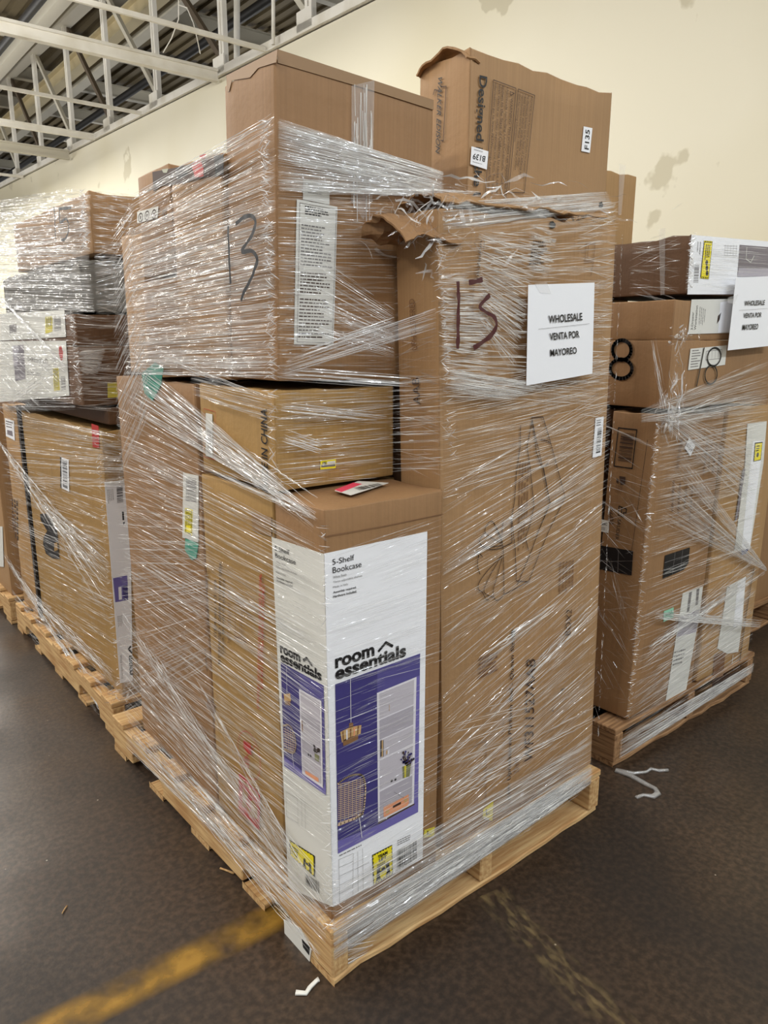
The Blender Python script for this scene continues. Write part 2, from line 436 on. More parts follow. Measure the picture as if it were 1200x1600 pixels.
def hanger(pts, label, r=.006, m=STEEL):
    cu = bpy.data.curves.new('cable', 'CURVE'); cu.dimensions = '3D'; cu.bevel_depth = r
    sp = cu.splines.new('POLY'); sp.points.add(len(pts)-1)
    for q, p in zip(sp.points, pts): q.co = (*p, 1)
    ob = bpy.data.objects.new('t', cu); COL.objects.link(ob); dg = bpy.context.evaluated_depsgraph_get(); dg.update()
    me = bpy.data.meshes.new_from_object(ob.evaluated_get(dg)); bpy.data.objects.remove(ob)
    me.materials.clear(); me.materials.append(m)
    o = bpy.data.objects.new('hanging_cable', me); COL.objects.link(o); return tag(o, label, 'cable', kind='structure')
hanger([at(279, -20, 'x', 3.3), at(279, 30, 'x', 3.3), at(268, 60, 'x', 3.3), at(255, 82, 'x', 3.3)], 'thin white cable hanging from the slim strut')
hanger([at(280, 8, 'x', 3.35), at(292, 12, 'x', 3.35), at(302, 35, 'x', 3.35), at(308, 60, 'x', 3.35), at(313, 84, 'x', 3.35)], 'white loop of cable hanging beside the first truss post')
hanger([at(427, -20, 'x', 3.9), at(427, 70, 'x', 3.9)], 'thin vertical rod dropping to the wall top behind the tallest carton', .02)
hanger([at(370, -20, 'x', 4.6), at(370, 105, 'x', 4.6)], 'grey hanging rod between two truss posts', .04)

# painted floor lines, worn
def worn(name, rgb, lo, hi, alpha, scale=5, stretch=(1, 1, 1)):
    m = mat(name, rgb, .5); tc = nd(m, 'ShaderNodeTexCoord'); mp = nd(m, 'ShaderNodeMapping'); mp.inputs['Scale'].default_value = stretch
    ln(m, tc, 'Object', mp, 'Vector')
    n = nd(m, 'ShaderNodeTexNoise', Scale=scale, Detail=8); ln(m, mp, 0, n, 'Vector')
    r = nd(m, 'ShaderNodeMapRange'); r.inputs[1].default_value = lo; r.inputs[2].default_value = hi; r.inputs[4].default_value = alpha; ln(m, n, 0, r, 0)
    # soft worn edge across the line (object Y spans -1..1 after scaling)
    sx = nd(m, 'ShaderNodeSeparateXYZ'); ln(m, tc, 'Object', sx, 0)
    ab = nd(m, 'ShaderNodeMath', operation='ABSOLUTE'); ln(m, sx, 'Y', ab, 0)
    rg = nd(m, 'ShaderNodeMapRange'); rg.inputs[1].default_value = .055; rg.inputs[2].default_value = .018; ln(m, ab, 0, rg, 0)
    ml = nd(m, 'ShaderNodeMath', operation='MULTIPLY'); ln(m, r, 0, ml, 0); ln(m, rg, 0, ml, 1)
    t = nd(m, 'ShaderNodeBsdfTransparent'); x = nd(m, 'ShaderNodeMixShader'); ln(m, ml, 0, x, 0); ln(m, t, 0, x, 1)
    ln(m, m.node_tree.nodes['Principled BSDF'], 0, x, 2); ln(m, x, 0, m.node_tree.nodes['Material Output'], 'Surface')
    return m
def floor_line(label, a, b, half, m, ext0=0, ext1=0):
    a, b = at(*a, 'z', 0), at(*b, 'z', 0); d = (b-a).normalized(); a = a-d*ext0; b = b+d*ext1
    L = (b-a).length/2; V = [(-L, -half, 0), (L, -half, 0), (L, half, 0), (-L, half, 0)]
    o = mesh('floor_marking', V, [(0, 1, 2, 3)], m, loc=((a.x+b.x)/2, (a.y+b.y)/2, .0012)); o.rotation_euler = (0, 0, math.atan2(d.y, d.x))
    structure(o, label, 'floor line')
floor_line('worn yellow painted line on the floor by the front corner of the pallet', (110, 1592), (420, 1437), .06, worn('worn yellow paint', srgb(158, 118, 44), .34, .62, .88, 9), .8, .5)
floor_line('faint scuffed remnant of a floor line in front of the central pallet', (765, 1395), (960, 1600), .05, worn('scuffed paint', srgb(150, 128, 88), .46, .78, .7, 34, (.5, 1.5, 1)), 0, .6)

# ---------------------------------------------------------------- pallets
def wood(name, rgb, rgb2, st):
    m = mat(name, rgb, .7, .25); noisy(m, rgb2, 6, .35, .65, stretch=st, detail=6, bump=.4, bscale=8); return m
WD = {}
for nm, a, b_ in (('pale', (206, 172, 122), (170, 128, 82)), ('aged', (168, 130, 92), (118, 86, 58))):
    WD[nm+'x'] = wood(nm+' wood board', srgb(*a), srgb(*b_), (1, 14, 14)); WD[nm+'y'] = wood(nm+' wood beam', srgb(*a), srgb(*b_), (14, 1, 14))
def pallet(label, x0, y0, w_, l_, yaw=0, tone='pale', seed=1):
    rr = random.Random(seed)
    root = bpy.data.objects.new('wooden_pallet', None); COL.objects.link(root); root.location = (x0, y0, 0); root.rotation_euler = (0, 0, yaw)
    tag(root, label, 'pallet')
    wx, wy = WD[tone+'x'], WD[tone+'y']
    def part(name, V, F, m):
        me = mesh(name, V, F, m, parent=root); bv = me.modifiers.new('edge', 'BEVEL'); bv.width = .003; bv.segments = 1; return me
    for i in range(3):
        xa = (w_-.045)*i/2; prof = [(0, .018), (.16, .018)]
        for nc in (.16, l_-.16-.24):                       # two fork notches with rounded corners
            prof += [(nc, .045), (nc+.012, .062), (nc+.03, .068), (nc+.21, .068), (nc+.228, .062), (nc+.24, .045), (nc+.24, .018)]
            if nc < .2: prof += [(l_-.40, .018)]
        prof += [(l_, .018), (l_, .118), (0, .118)]
        n = len(prof); V = [(xa, y, z) for y, z in prof]+[(xa+.045, y, z) for y, z in prof]
        F = [tuple(range(n-1, -1, -1)), tuple(range(n, 2*n))]+[(k, (k+1) % n, n+(k+1) % n, n+k) for k in range(n)]
        part('stringer', V, F, wy)
    n = 7; bw = .105
    for i in range(n):
        yb = (l_-bw)*i/(n-1)+(rr.uniform(-.012, .012) if 0 < i < n-1 else 0); V, F = [], []
        box_geo(-rr.uniform(0, .008), w_+rr.uniform(0, .008), yb, yb+bw*rr.uniform(.9, 1.1), .119, .139, V, F); part('deck_board', V, F, wx)
    for i in range(5):
        yb = (l_-.1)*i/4; V, F = [], []; k = 0
        m = 12; zz = [rr.uniform(0, .006) for _ in range(m+1)]; jj = [rr.uniform(-.006, .006) for _ in range(m+1)]
        for q in range(m+1):                               # rough sawn bottom board
            xq = w_*q/m
            V += [(xq, yb+jj[q], 0), (xq, yb+.1, 0), (xq, yb+.1, .017), (xq, yb+jj[q]*1.3, .017-zz[q]*.4)]
        for q in range(m):
            a = 4*q; F += [(a+e, a+(e+1) % 4, a+4+(e+1) % 4, a+4+e) for e in range(4)]
        F += [(0, 3, 2, 1)[::-1], (4*m, 4*m+1, 4*m+2, 4*m+3)]
        part('bottom_board', V, F, wx)
    return root
pm = pallet('pale wooden pallet under the tall central load of furniture cartons', 0, 0, .996, 1.29, .02, 'pale', 3)
p15 = pallet('wooden pallet under the wrapped load marked 15', 0, 1.36, .99, 1.36, 0, 'pale', 5)
p18 = pallet('dark aged wooden pallet under the wrapped load marked 18', 1.235, .13, .99, 1.25, .02, 'aged', 8)
pf = pallet('mostly hidden pallet beyond the load marked 15', -.01, 2.80, 1.0, 1.22, 0, 'pale', 9)
pr_ = pallet('shadowed pallet beyond the load marked 18', 2.50, .42, 1.0, 1.22, 0, 'aged', 10)
def stuck(root, name, label, pts, mt, ax, val, th=.001):
    inv = Matrix.LocRotScale(root.location, root.rotation_euler, None).inverted()
    P = [at(u, v, ax, val) for u, v in pts]; n = (P[1]-P[0]).cross(P[2]-P[0]).normalized()*th; k = len(P)
    if n.dot(CAMP-P[0]) < 0: n = -n
    V = [inv @ p for p in P]+[inv @ (p+n) for p in P]; F = [tuple(range(k)), tuple(range(k, 2*k))]+[(i, (i+1) % k, k+(i+1) % k, k+i) for i in range(k)]
    o = mesh(name, V, F, mt, parent=root); o['label'] = label; return o
stuck(pm, 'paper_label', 'torn white paper label on the corner stringer', [(444, 1436), (470, 1450), (487, 1484), (484, 1503), (466, 1492), (446, 1476)], PAPERL, 'x', -.003)
stuck(pm, 'printed_text', 'black print on the torn paper label', [(472, 1467), (484, 1480), (483, 1492), (474, 1480)], INK, 'x', -.0042)
# ---------------------------------------------------------------- cartons of the central pallet
BZ = .141
A = carton('bookcase_carton', 'tall flat carton with white printed label and purple bookcase picture at the corner', 'carton', .016, .334, .024, .216, BZ, 1.082, ROSE, crush=.005)
def tape_strip(root, face, pts, m=TAPEM, name='packing_tape'):
    return Print(root, face, off=.0005).slab(pts, m).build(name)
P = Print(A, 'F', (400, 740, 4))
Q = P.quad([(427, 503), (1069, 362), (1040, 2406), (480, 2706)])
P.slab([(427, 500), (1069, 362), (1040, 2406), (480, 2706)], PAPER); LF = P.build('printed_label', 'white printed paper label')
P = Print(A, 'F', (400, 740, 4), off=.0018)
P.text('5-Shelf', (475, 570), (611, 538), (473, 535), INK).text('Bookcase', (477, 622), (656, 582), (475, 585), INK)
P.text('White finish', (477, 656), (562, 636), (477, 640), INKG).text('Three adjustable shelves', (478, 688), (660, 645), (478, 672), INKG)
P.text('Made in Italy', (478, 719), (572, 697), (478, 703), INKG).text('Assembly required.', (479, 752), (624, 718), (479, 735), INK, bold=.02).text('Hardware included.', (479, 776), (626, 741), (479, 760), INK, bold=.02)
P.build('printed_text', on=LF)
P = Print(A, 'F', (400, 740, 4), off=.0018)
P.text('room', (492, 1218), (737, 1136), (490, 1156), INK, bold=.036).text('essentials', (492, 1292), (934, 1140), (490, 1205), INK, bold=.036)
P.stroke([(764, 1107), (808, 1054), (849, 1076)], .0062, INK); P.build('logo', 'black lettered logo with a small roof sign', on=LF)
P = Print(A, 'F', (400, 1000, 3.637), off=.0018)
P.poly([(447, 250), (930, 75), (918, 975), (463, 1212)], PURP, 0)
P.poly([(463, 1140), (690, 1048), (896, 932), (919, 905), (918, 975), (463, 1212)], PURPL, 1)
P.poly([(905, 208), (927, 199), (917, 910), (893, 932)], PURPL, 1)
P.poly([(447, 250), (685, 164), (690, 1048), (463, 1140)], PURPD, 1)
P.poly([(683, 299), (908, 207), (893, 936), (690, 1045)], SHELFW, 2)
cq = P.quad([(697, 303), (899, 221), (886, 928), (700, 1028)])
for k, (b0, b1) in enumerate(((0, .19), (.2, .35), (.36, .5), (.515, .745), (.76, .985))):
    P.sub(cq, .0, .97, b0, b1, (SHELFG, SHELFD, SHELFG, SHELFG, SHELFD)[k], 3)
P.poly([(690, 1032), (896, 925), (896, 933), (690, 1044)], INKB, 3)
for x0, x1, c in ((702, 708, INK), (709, 716, BRASS), (717, 721, INKG), (734, 741, BRASS), (744, 751, SHELFW)):
    tall = x1 < 725
    P.poly([(x0, 570 if tall else 628), (x1, 562 if tall else 618), (x1, 656 if tall else 642), (x0, 664 if tall else 650)], c, 4)
P.poly([(826, 716), (875, 702), (868, 770), (829, 783)], GREENG, 4); P.poly([(836, 712), (848, 709), (846, 776), (838, 779)], YELD, 5)
rr = random.Random(4)
for k in range(34):
    a = rr.uniform(-2.6, -.4); L = rr.uniform(25, 85); e = (850+L*math.cos(a)*.62, 712+L*math.sin(a))
    P.stroke([(850, 712), e], .0009, INKB, 5); P.dots(e, rr.uniform(.0018, .0038), PURPD if k % 3 else INKB, 6, 6)
P.dots((766, 797), .0031, INK, 4).dots((787, 789), .0031, INK, 4)
P.poly([(719, 947), (862, 873), (864, 920), (856, 937), (726, 1003), (720, 998)], PEACH, 4)
P.poly([(772, 938), (818, 915), (818, 928), (772, 951)], INKB, 5).dots((742, 970), .0055, BRASS, 5).dots((846, 906), .0055, BRASS, 5).stroke([(780, 860), (834, 893)], .0007, INKG, 5)
P.stroke([(752, 365), (752, 398)], .0012, BRASS, 5)
P.stroke([(532, 219), (535, 465)], .0013, SHELFW, 3)
P.poly([(524, 470), (546, 466), (549, 490), (525, 497)], BRASSD, 3)
P.poly([(474, 520), (530, 492), (594, 480), (590, 530), (535, 548), (484, 580)], BRASS, 3).poly([(488, 568), (540, 545), (577, 533), (575, 562), (535, 582), (492, 600)], BRASSD, 3)
for t in range(5): P.poly([(484+22*t, 518-8*t), (493+22*t, 514-8*t), (496+20*t, 570-10*t), (489+20*t, 574-10*t)], (BRASSD, SHELFW, BRASSD, PEACH, BRASSD)[t], 4)
ch = [(461, 812), (500, 783), (545, 763), (585, 761), (606, 778), (616, 830), (612, 920), (598, 985), (560, 1008), (462, 1046)]
P.poly([(463, 1035), (560, 1000), (596, 980), (608, 985), (560, 1016), (463, 1054)], RATTAN, 4)
P.curve(ch, .0042, RATTAN, 5)
for k in range(19):
    y = 790+11*k; x1 = 606-max(0, (y-900))*.1
    P.stroke([(462, y+28), (x1, y-6)], .0017, RATTAN, 4)
for k in range(6):
    x = 478+22*k; P.stroke([(x, 812-6*k), (x-2, 1028-9*k)], .0013, RATTAN, 4)
P.stroke([(577, 985), (587, 1040), (596, 1117)], .0018, SHELFW, 5)
P.build('printed_picture', 'purple room picture with white bookcase, rattan chair, brass lamp', on=LF)
P = Print(A, 'F', (400, 1000, 3.637), off=.0018)
P.poly([(657, 1220), (771, 1161), (775, 1327), (664, 1390)], INK, 0)
yq = P.quad([(660, 1222), (769, 1165), (772, 1324), (667, 1386)])
P.sub(yq, .03, .97, .03, .97, YEL, 1)
for k in range(7):
    for b in (0, .955): P.sub(yq, k/7, k/7+.075, b, b+.045, YEL, 2)
    for a in (0, .955): P.sub(yq, a, a+.045, k/7, k/7+.075, YEL, 2)
L_ = lambda a, b: P.lerp(yq, a, b)
P.text3('TEAM', L_(.25, .2), L_(.75, .2), L_(.25, .09), INK, 3, .05).text3('LIFT', L_(.3, .33), L_(.7, .33), L_(.3, .22), INK, 3, .05)
P.lines([L_(.2, .38), L_(.8, .38), L_(.8, .5), L_(.2, .5)], 2, INK, 3, .6)
def lifters(P, L_, lay=3, k=1.0):
    for s_, x in ((1, .25), (-1, .75)):
        P.stroke3([L_(x, .6), L_(x-.02*s_, .76)], .009*k, INK, lay); P.stroke3([L_(x-.02*s_, .76), L_(x+.06*s_, .93)], .006*k, INK, lay); P.stroke3([L_(x-.02*s_, .76), L_(x-.09*s_, .93)], .006*k, INK, lay)
        P.stroke3([L_(x, .63), L_(x+.16*s_, .7)], .004*k, INK, lay)
        c = L_(x+.02*s_, .55); P.poly3([c+P.n.orthogonal().normalized()*math.cos(i*PI/4)*.006*k+P.n.cross(P.n.orthogonal().normalized())*math.sin(i*PI/4)*.006*k for i in range(8)], INK, lay)
    P.poly3([L_(.41, .58), L_(.59, .58), L_(.59, .72), L_(.41, .72)], INK, lay)
lifters(P, L_); P.build('warning_sticker', 'yellow and black lifting warning panel', on=LF)
P = Print(A, 'F', (400, 1000, 3.637), off=.0018)
P.barcode([(797, 1195), (912, 1131), (914, 1236), (800, 1297)], n=34).lines([(800, 1135), (905, 1085), (905, 1120), (800, 1170)], 3, INKG, 1, .4)
P.lines([(470, 1218), (650, 1130), (650, 1142), (470, 1230)], 1, INKG, 1, .5).lines([(790, 1305), (925, 1222), (925, 1232), (790, 1315)], 1, INKG, 1, .7)
P.build('barcode', on=LF); P = Print(A, 'F', (400, 1000, 3.637), off=.0018)
for q in ([(468, 1245), (550, 1210), (547, 1450), (472, 1488), (468, 1245)], [(575, 1200), (577, 1430)], [(603, 1183), (606, 1420)], [(469, 1290), (550, 1255)], [(470, 1340), (549, 1302)], [(471, 1392), (548, 1352)], [(472, 1440), (548, 1400)], [(560, 1300), (640, 1262)]):
    P.stroke(q, .0007, INKG, 1)
P.build('printed_drawing', on=LF)
# the narrow side of the same label, its shade put into a greyer paper
P = Print(A, 'L', (400, 740, 4)); P.slab([(100, 397), (426, 503), (480, 2706), (205, 2590)], PAPERL); LF = P.build('printed_label', 'white printed label on the narrow side, toned greyer as shade')
P = Print(A, 'L', (400, 740, 4), off=.0018)
P.text('5-Shelf', (122, 478), (213, 508), (122, 447), INK).text('Bookcase', (125, 522), (253, 570), (124, 491), INK)
for t, y, L in (('White finish', 556, 60), ('Three adjustable shelves', 588, 130), ('Made in Italy', 622, 62)): P.text(t, (129, y), (129+L, y+L*.36), (129, y-14), INKG)
P.text('Assembly required.', (132, 655), (235, 692), (132, 640), INK, bold=.02).text('Hardware included.', (133, 674), (236, 712), (133, 660), INK, bold=.02); P.build('printed_text', on=LF)
P = Print(A, 'L', (400, 740, 4), off=.0018)
P.text('room', (157, 1118), (282, 1178), (154, 1072), INK, bold=.036).text('essentials', (158, 1170), (414, 1296), (156, 1108), INK, bold=.036).stroke([(301, 1165), (321, 1152), (353, 1195)], .0062, INK); P.build('logo', 'black lettered logo with a small roof sign', on=LF)
P = Print(A, 'L', (400, 1000, 3.637), off=.0018)
P.poly([(145, 125), (388, 258), (402, 880), (165, 715)], PURP, 0).poly([(163, 660), (268, 745), (386, 838), (400, 800), (402, 880), (165, 715)], PURPL, 1).poly([(145, 125), (250, 182), (268, 745), (163, 660)], PURPD, 1)
P.poly([(250, 275), (377, 345), (386, 840), (268, 757)], SHELFW, 2)
cq = P.quad([(258, 288), (372, 352), (380, 825), (272, 748)])
for k, (b0, b1) in enumerate(((0, .22), (.23, .38), (.39, .55), (.56, .77), (.785, .985))): P.sub(cq, 0, .97, b0, b1, (SHELFG, SHELFD)[k % 2], 3)
P.poly([(286, 737), (362, 782), (363, 806), (288, 757)], PEACH, 4).poly([(340, 640), (367, 655), (365, 692), (342, 678)], GREENG, 4)
for k in range(20):
    a = rr.uniform(-2.7, -.4); L = rr.uniform(15, 50); e = (352+L*math.cos(a)*.5, 640+L*math.sin(a)); P.stroke([(352, 640), e], .0012, INKB, 5).dots(e, .003, INKB, 6, 6)
P.dots((306, 648), .003, INK, 4).dots((318, 655), .003, INK, 4).poly([(266, 455), (272, 458), (274, 520), (268, 518)], BRASSD, 4)
P.stroke([(180, 145), (182, 300)], .0012, SHELFW, 3).poly([(163, 305), (200, 302), (206, 345), (168, 345)], BRASS, 3).poly([(168, 345), (202, 345), (202, 372), (172, 364)], BRASSD, 3)
P.curve([(163, 485), (190, 480), (215, 510), (230, 560), (232, 610), (215, 640), (170, 620)], .004, RATTAN, 4)
for k in range(9): P.stroke([(165, 500+14*k), (222+min(k, 3)*2, 530+13*k)], .0017, RATTAN, 4)
for k in range(4): P.stroke([(176+13*k, 488+8*k), (180+13*k, 625+5*k)], .0013, RATTAN, 4)
P.stroke([(213, 640), (224, 722)], .0016, SHELFW, 5); P.build('printed_picture', 'smaller purple room picture with white bookcase', on=LF)
P = Print(A, 'L', (400, 1000, 3.637), off=.0018)
P.poly([(193, 1133), (338, 1225), (339, 1346), (197, 1222)], INK, 0); yq = P.quad([(195, 1137), (336, 1228), (337, 1341), (199, 1220)]); P.sub(yq, .03, .97, .04, .96, YEL, 1)
for k in range(9):
    for b in (0, .93): P.sub(yq, k/9, k/9+.06, b, b+.07, YEL, 2)
L_ = lambda a, b: P.lerp(yq, 1-b, a)
P.lines([P.lerp(yq, .08, .2), P.lerp(yq, .48, .2), P.lerp(yq, .48, .8), P.lerp(yq, .08, .8)], 4, INK, 3, .5)
L_ = lambda a, b: P.lerp(yq, .5+.45*a, b); lifters(P, L_, 3, .8)
P.build('warning_sticker', 'yellow and black lifting warning panel', on=LF)
P = Print(A, 'L', (400, 1000, 3.637), off=.0018); P.barcode([(283, 1325), (363, 1372), (365, 1438), (286, 1388)], n=28); P.build('barcode', on=LF); P = Print(A, 'L', (400, 1000, 3.637), off=.0018)
for q in ([(175, 860), (240, 900), (244, 1040), (178, 1000), (175, 860)], [(262, 900), (266, 1060)], [(282, 915), (286, 1070)]): P.stroke(q, .0007, INKG, 1)
P.build('printed_drawing', on=LF)
tape_strip(A, 'L', [(393, 800), (424, 808), (424, 838), (395, 829)])
P = Print(A, 'T', off=.001)
P.slab([(523, 767), (560, 752), (607, 755), (548, 774)], PAPERL).poly([(523, 766), (552, 755), (566, 757), (533, 770)], PINK, 1).barcode([(553, 763), (590, 756), (600, 759), (562, 767)], lay=1, n=20)
P.build('shipping_label', 'white shipping label with a pink edge')
P = Print(A, 'F'); P.slab([(663, 1297), (679, 1292), (678, 1306), (662, 1309)], YELD).text('L', (667, 1305), (673, 1303), (667, 1298), INK); P.build('sticker', 'small yellow sticker')
P = Print(A, 'F'); P.slab([(663, 1356), (680, 1351), (680, 1365), (661, 1370)], PAPER).poly([(662, 1366), (680, 1361), (680, 1365), (661, 1370)], INK, 1).lines([(665, 1357), (678, 1353), (678, 1360), (665, 1364)], 1, INK, 1); P.build('sticker', 'small white and black sticker')
P = Print(A, 'F'); P.stroke([(508, 838), (600, 822), (692, 803)], .0016, INKL); P.build('flap_crease')

B = carton('bed_carton', 'big upright carton with bed outline drawing beside the bookcase carton', 'carton', .372, .988, .045, .185, BZ, 1.69, KRAFT, lean=(0, -.033, 0), crush=.02, sag=.004)
P = Print(B, 'F', (650, 600, 3.871))
for q in ([(698, 203), (765, 198), (812, 355), (900, 685), (808, 722), (765, 505), (728, 350), (698, 203)], [(700, 230), (720, 345), (722, 405), (760, 505), (800, 480)], [(755, 335), (790, 343), (812, 358)],
          [(630, 252), (628, 380), (605, 540), (595, 700), (577, 810), (598, 1000), (605, 1190)], [(700, 222), (670, 380), (690, 520), (700, 620), (712, 740), (685, 860), (660, 930), (678, 1005)],
          [(770, 510), (808, 720), (735, 900), (700, 1000), (610, 1215)], [(808, 725), (730, 910)], [(893, 700), (805, 880), (750, 1010), (680, 1195), (530, 1272)], [(605, 1190), (680, 1195)], [(525, 830), (515, 935), (527, 1010), (530, 1272)],
          [(575, 810), (578, 960), (525, 985)]): P.stroke(q, .0022, INKB)
for q in ([(520, 965), (440, 920), (415, 890), (430, 850), (465, 835), (520, 960)], [(465, 835), (500, 900), (520, 960)], [(520, 975), (430, 985), (385, 965), (390, 930), (415, 900)], [(520, 990), (460, 1000), (400, 985)],
          [(520, 1035), (430, 1130), (380, 1200), (375, 1240), (400, 1260), (420, 1300), (440, 1305)], [(515, 1040), (450, 1150), (410, 1240), (420, 1270), (465, 1290)], [(520, 1045), (490, 1160), (465, 1250), (475, 1300), (500, 1305), (530, 1270)], [(375, 1040), (370, 1100), (385, 1150)], [(400, 1045), (370, 1010), (378, 1050)]):
    P.curve(q, .002, INKB)
P.lines([(622, 470), (690, 460), (670, 1100), (612, 1100)], 4, INKL, 0, .3, 5, vert=True)
P.lines([(865, 1080), (960, 1060), (955, 1260), (860, 1290)], 5, INKL, 0, .35, 6, vert=True)
P.build('printed_drawing', 'thin line drawing of a bed with flowers')
P = Print(B, 'F', (740, 960, 4.442))
P.text('Item: Upholstered Platform Bed - Queen Size', (258, 1284), (290, 165), (226, 1284), INKB, bold=.01)
P.text('WF311527AAB', (410, 1020), (428, 310), (350, 1022), INKB).text('Dark', (312, 1090), (312, 985), (280, 1095), INKL)
P.poly([(262, 112), (290, 98), (285, 150), (262, 165)], INK)
P.stroke([(590, 548), (606, 542), (612, 520), (635, 512)], .003, INKB).stroke([(545, 660), (550, 672)], .003, INKB)
P.stroke([(0, 920), (60, 885), (85, 872), (82, 1320)], .0016, INKL).stroke([(205, 700), (205, 860)], .0012, INKL)
P.build('printed_text')
P = Print(B, 'F', (650, 900, 3.077)); P.text('BOX2', (741, 284), (748, 160), (716, 284), INKB)
P.lines([(305, 390), (430, 340), (428, 440), (300, 500)], 5, INKL, 0, .5, 8); P.build('printed_text')
P = Print(B, 'F', (740, 960, 4.442)); P.slab([(66, 1355), (135, 1300), (128, 1432), (64, 1415)], YEL).poly([(66, 1400), (108, 1412), (104, 1428), (68, 1420)], PAPERL, 1).text('L', (84, 1395), (112, 1375), (82, 1352), INK, 1); P.build('sticker', 'torn yellow sticker')
P = Print(B, 'F', (650, 600, 3.871)); P.slab([(1086, 207), (1134, 197), (1120, 432), (1067, 446)], PAPER).barcode([(1097, 268), (1122, 262), (1112, 420), (1085, 427)], vert=True, n=24).lines([(1090, 215), (1130, 207), (1126, 250), (1090, 258)], 3, INKG, 1, .4); P.build('sticker', 'white barcode sticker near the edge')
P = Print(B, 'F', (660, 340, 4))
P.text('Insulation', (347, 400), (372, 145), (330, 400), INKB).text('Quality', (340, 395), (352, 300), (322, 395), INKL)
P.text('Upholstered', (318, 620), (330, 425), (297, 620), INKL).lines([(690, 140), (790, 145), (760, 290), (665, 300)], 7, INKB, 0, .5, 11)
P.stroke([(1020, 165), (1078, 158), (1068, 265), (1012, 268), (1020, 165)], .0016, INKL).stroke([(1012, 280), (1068, 275), (1050, 365)], .0016, INKL).stroke([(1035, 180), (1030, 255)], .0016, INKL); P.build('printed_text')
for c in (((795, 25), (815, 22), (832, 42), (825, 65), (800, 68)), ((1105, -95), (1120, -100), (1130, -75), (1118, -58), (1100, -65))):
    P = Print(B, 'F', (660, 340, 4)); P.poly(list(c), INK); P.build('torn_hole', 'small dark tear in the cardboard')
P = Print(B, 'L', (580, 280, 3))
P.text('UPHOLSTERED', (218, 800), (205, 560), (192, 800), INKL).text('AAB', (232, 1055), (225, 930), (200, 1055), INKB); P.build('printed_text')
# torn flap folded over the crushed top corner of the big carton
def crumple(name, c, sx, sy, sz, m, parent, n=22, amp=.03, seed=1, bend=2.6):
    V, F = [], []; sd = Vector((seed*7.7, seed*3.1, 0))
    for j in range(n+1):
        for i in range(n+1):
            a, b_ = i/n, j/n; ang = (b_-.5)*bend
            p = Vector(((a-.5)*sx, -math.sin(ang)*sy*.5, math.cos(ang)*sz-sz*.5))
            q = p+sd; e = noise.noise(q*14)*amp+abs(noise.noise(q*31))*amp*.7
            r_ = 1-.35*abs(a-.5)*2*abs(noise.noise(q*9))
            p = Vector((p.x, p.y*r_, p.z*r_))+Vector((noise.noise(q*23)*amp*.6, e*.8, e)); V.append(p+Vector(c))
    for j in range(n):
        for i in range(n): k = j*(n+1)+i; F.append((k, k+1, k+n+2, k+n+1))
    o = mesh(name, V, F, m, parent=parent, smooth=False); s = o.modifiers.new('thick', 'SOLIDIFY'); s.thickness = .004
    return o
crumple('torn_flap', (-.318, -.008, 1.462), .17, .16, .085, ROSE, B, seed=2, amp=.026, bend=2.0)
crumple('torn_flap', (-.02, -.005, 1.548), .56, .15, .03, KRAFT, B, seed=5, amp=.014)

C_ = carton('desk_carton', 'plain ochre carton printed in black and red, next to bookcase carton', 'carton', .016, .36, .222, .572, BZ, 1.079, OCHRE)
P = Print(C_, 'L', (290, 840, 6.156))
P.text('ATTENTION : DO NOT DISPOSE OF BOX UNTIL UNIT IS ASSEMB', (712, 1650), (738, 350), (690, 1650), RED, bold=.012)
P.text('BOX MAY CONTAIN IMPORTANT ASSEMBLY', (746, 1450), (765, 430), (724, 1450), RED, bold=.012)
P.text('CONCEPTS', (217, 500), (230, 318), (196, 500), INKB).text('FURNITURE', (217, 930), (217, 640), (193, 930), INKL)
P.text('ITEM NO. CT-208', (300, 950), (300, 405), (278, 950), INKB).text('48 DISTRESSED CORNER STORED DESK', (338, 1225), (349, 228), (316, 1225), INKB, bold=.01)
P.text('COLOR: BROWN WITH MIRROR', (372, 1120), (385, 390), (350, 1120), INKB).text('NET WEIGHT 155.', (425, 1010), (432, 480), (404, 1010), INKL)
P.stroke([(192, 1070), (198, 1170), (210, 1280)], .003, INKB); P.build('printed_text')
P = Print(C_, 'L', (290, 840, 6.156))
for q in ([(488, 555), (655, 790), (632, 775), (480, 590)], [(488, 555), (478, 950), (540, 960), (545, 690), (490, 600)], [(500, 700), (530, 760), (525, 940)], [(478, 950), (590, 1000), (560, 1010), (470, 970)]): P.stroke(q, .0016, INKL)
P.build('printed_drawing')
P = Print(C_, 'L', (300, 1060, 5))
n = 28; P.stroke([(450+88*math.sin(2*PI*i/n)+i*0, 600-175*math.cos(2*PI*i/n)+75*math.sin(2*PI*i/n)) for i in range(n+1)], .0018, RED)
P.poly([(405, 480), (462, 510), (462, 560), (470, 600), (440, 585), (405, 540)], RED).lines([(410, 600), (465, 630), (470, 720), (415, 690)], 4, RED, 0, .45).stroke([(405, 640), (500, 520)], .002, RED)
P.poly([(368, 748), (385, 745), (535, 905), (530, 1180), (515, 1178), (365, 1030)], RED); P.poly([(385, 775), (520, 915), (520, 935), (385, 800)], OCHRE, 1)
P.poly([(400, 850), (440, 900), (440, 960), (480, 950), (515, 1010), (512, 1100), (470, 1080), (430, 1010), (395, 1000)], OCHRE, 1).poly([(430, 930), (470, 985), (465, 1040), (430, 990)], RED, 2)
P.stroke([(365, 1060), (525, 1200), (522, 1400)], .002, INKB).poly([(372, 1180), (430, 1230), (430, 1290), (372, 1240)], RED, 0).lines([(372, 1290), (515, 1410), (515, 1480), (372, 1360)], 4, INKL, 0, .4)
P.build('printed_symbol', 'red printed symbols and panel')
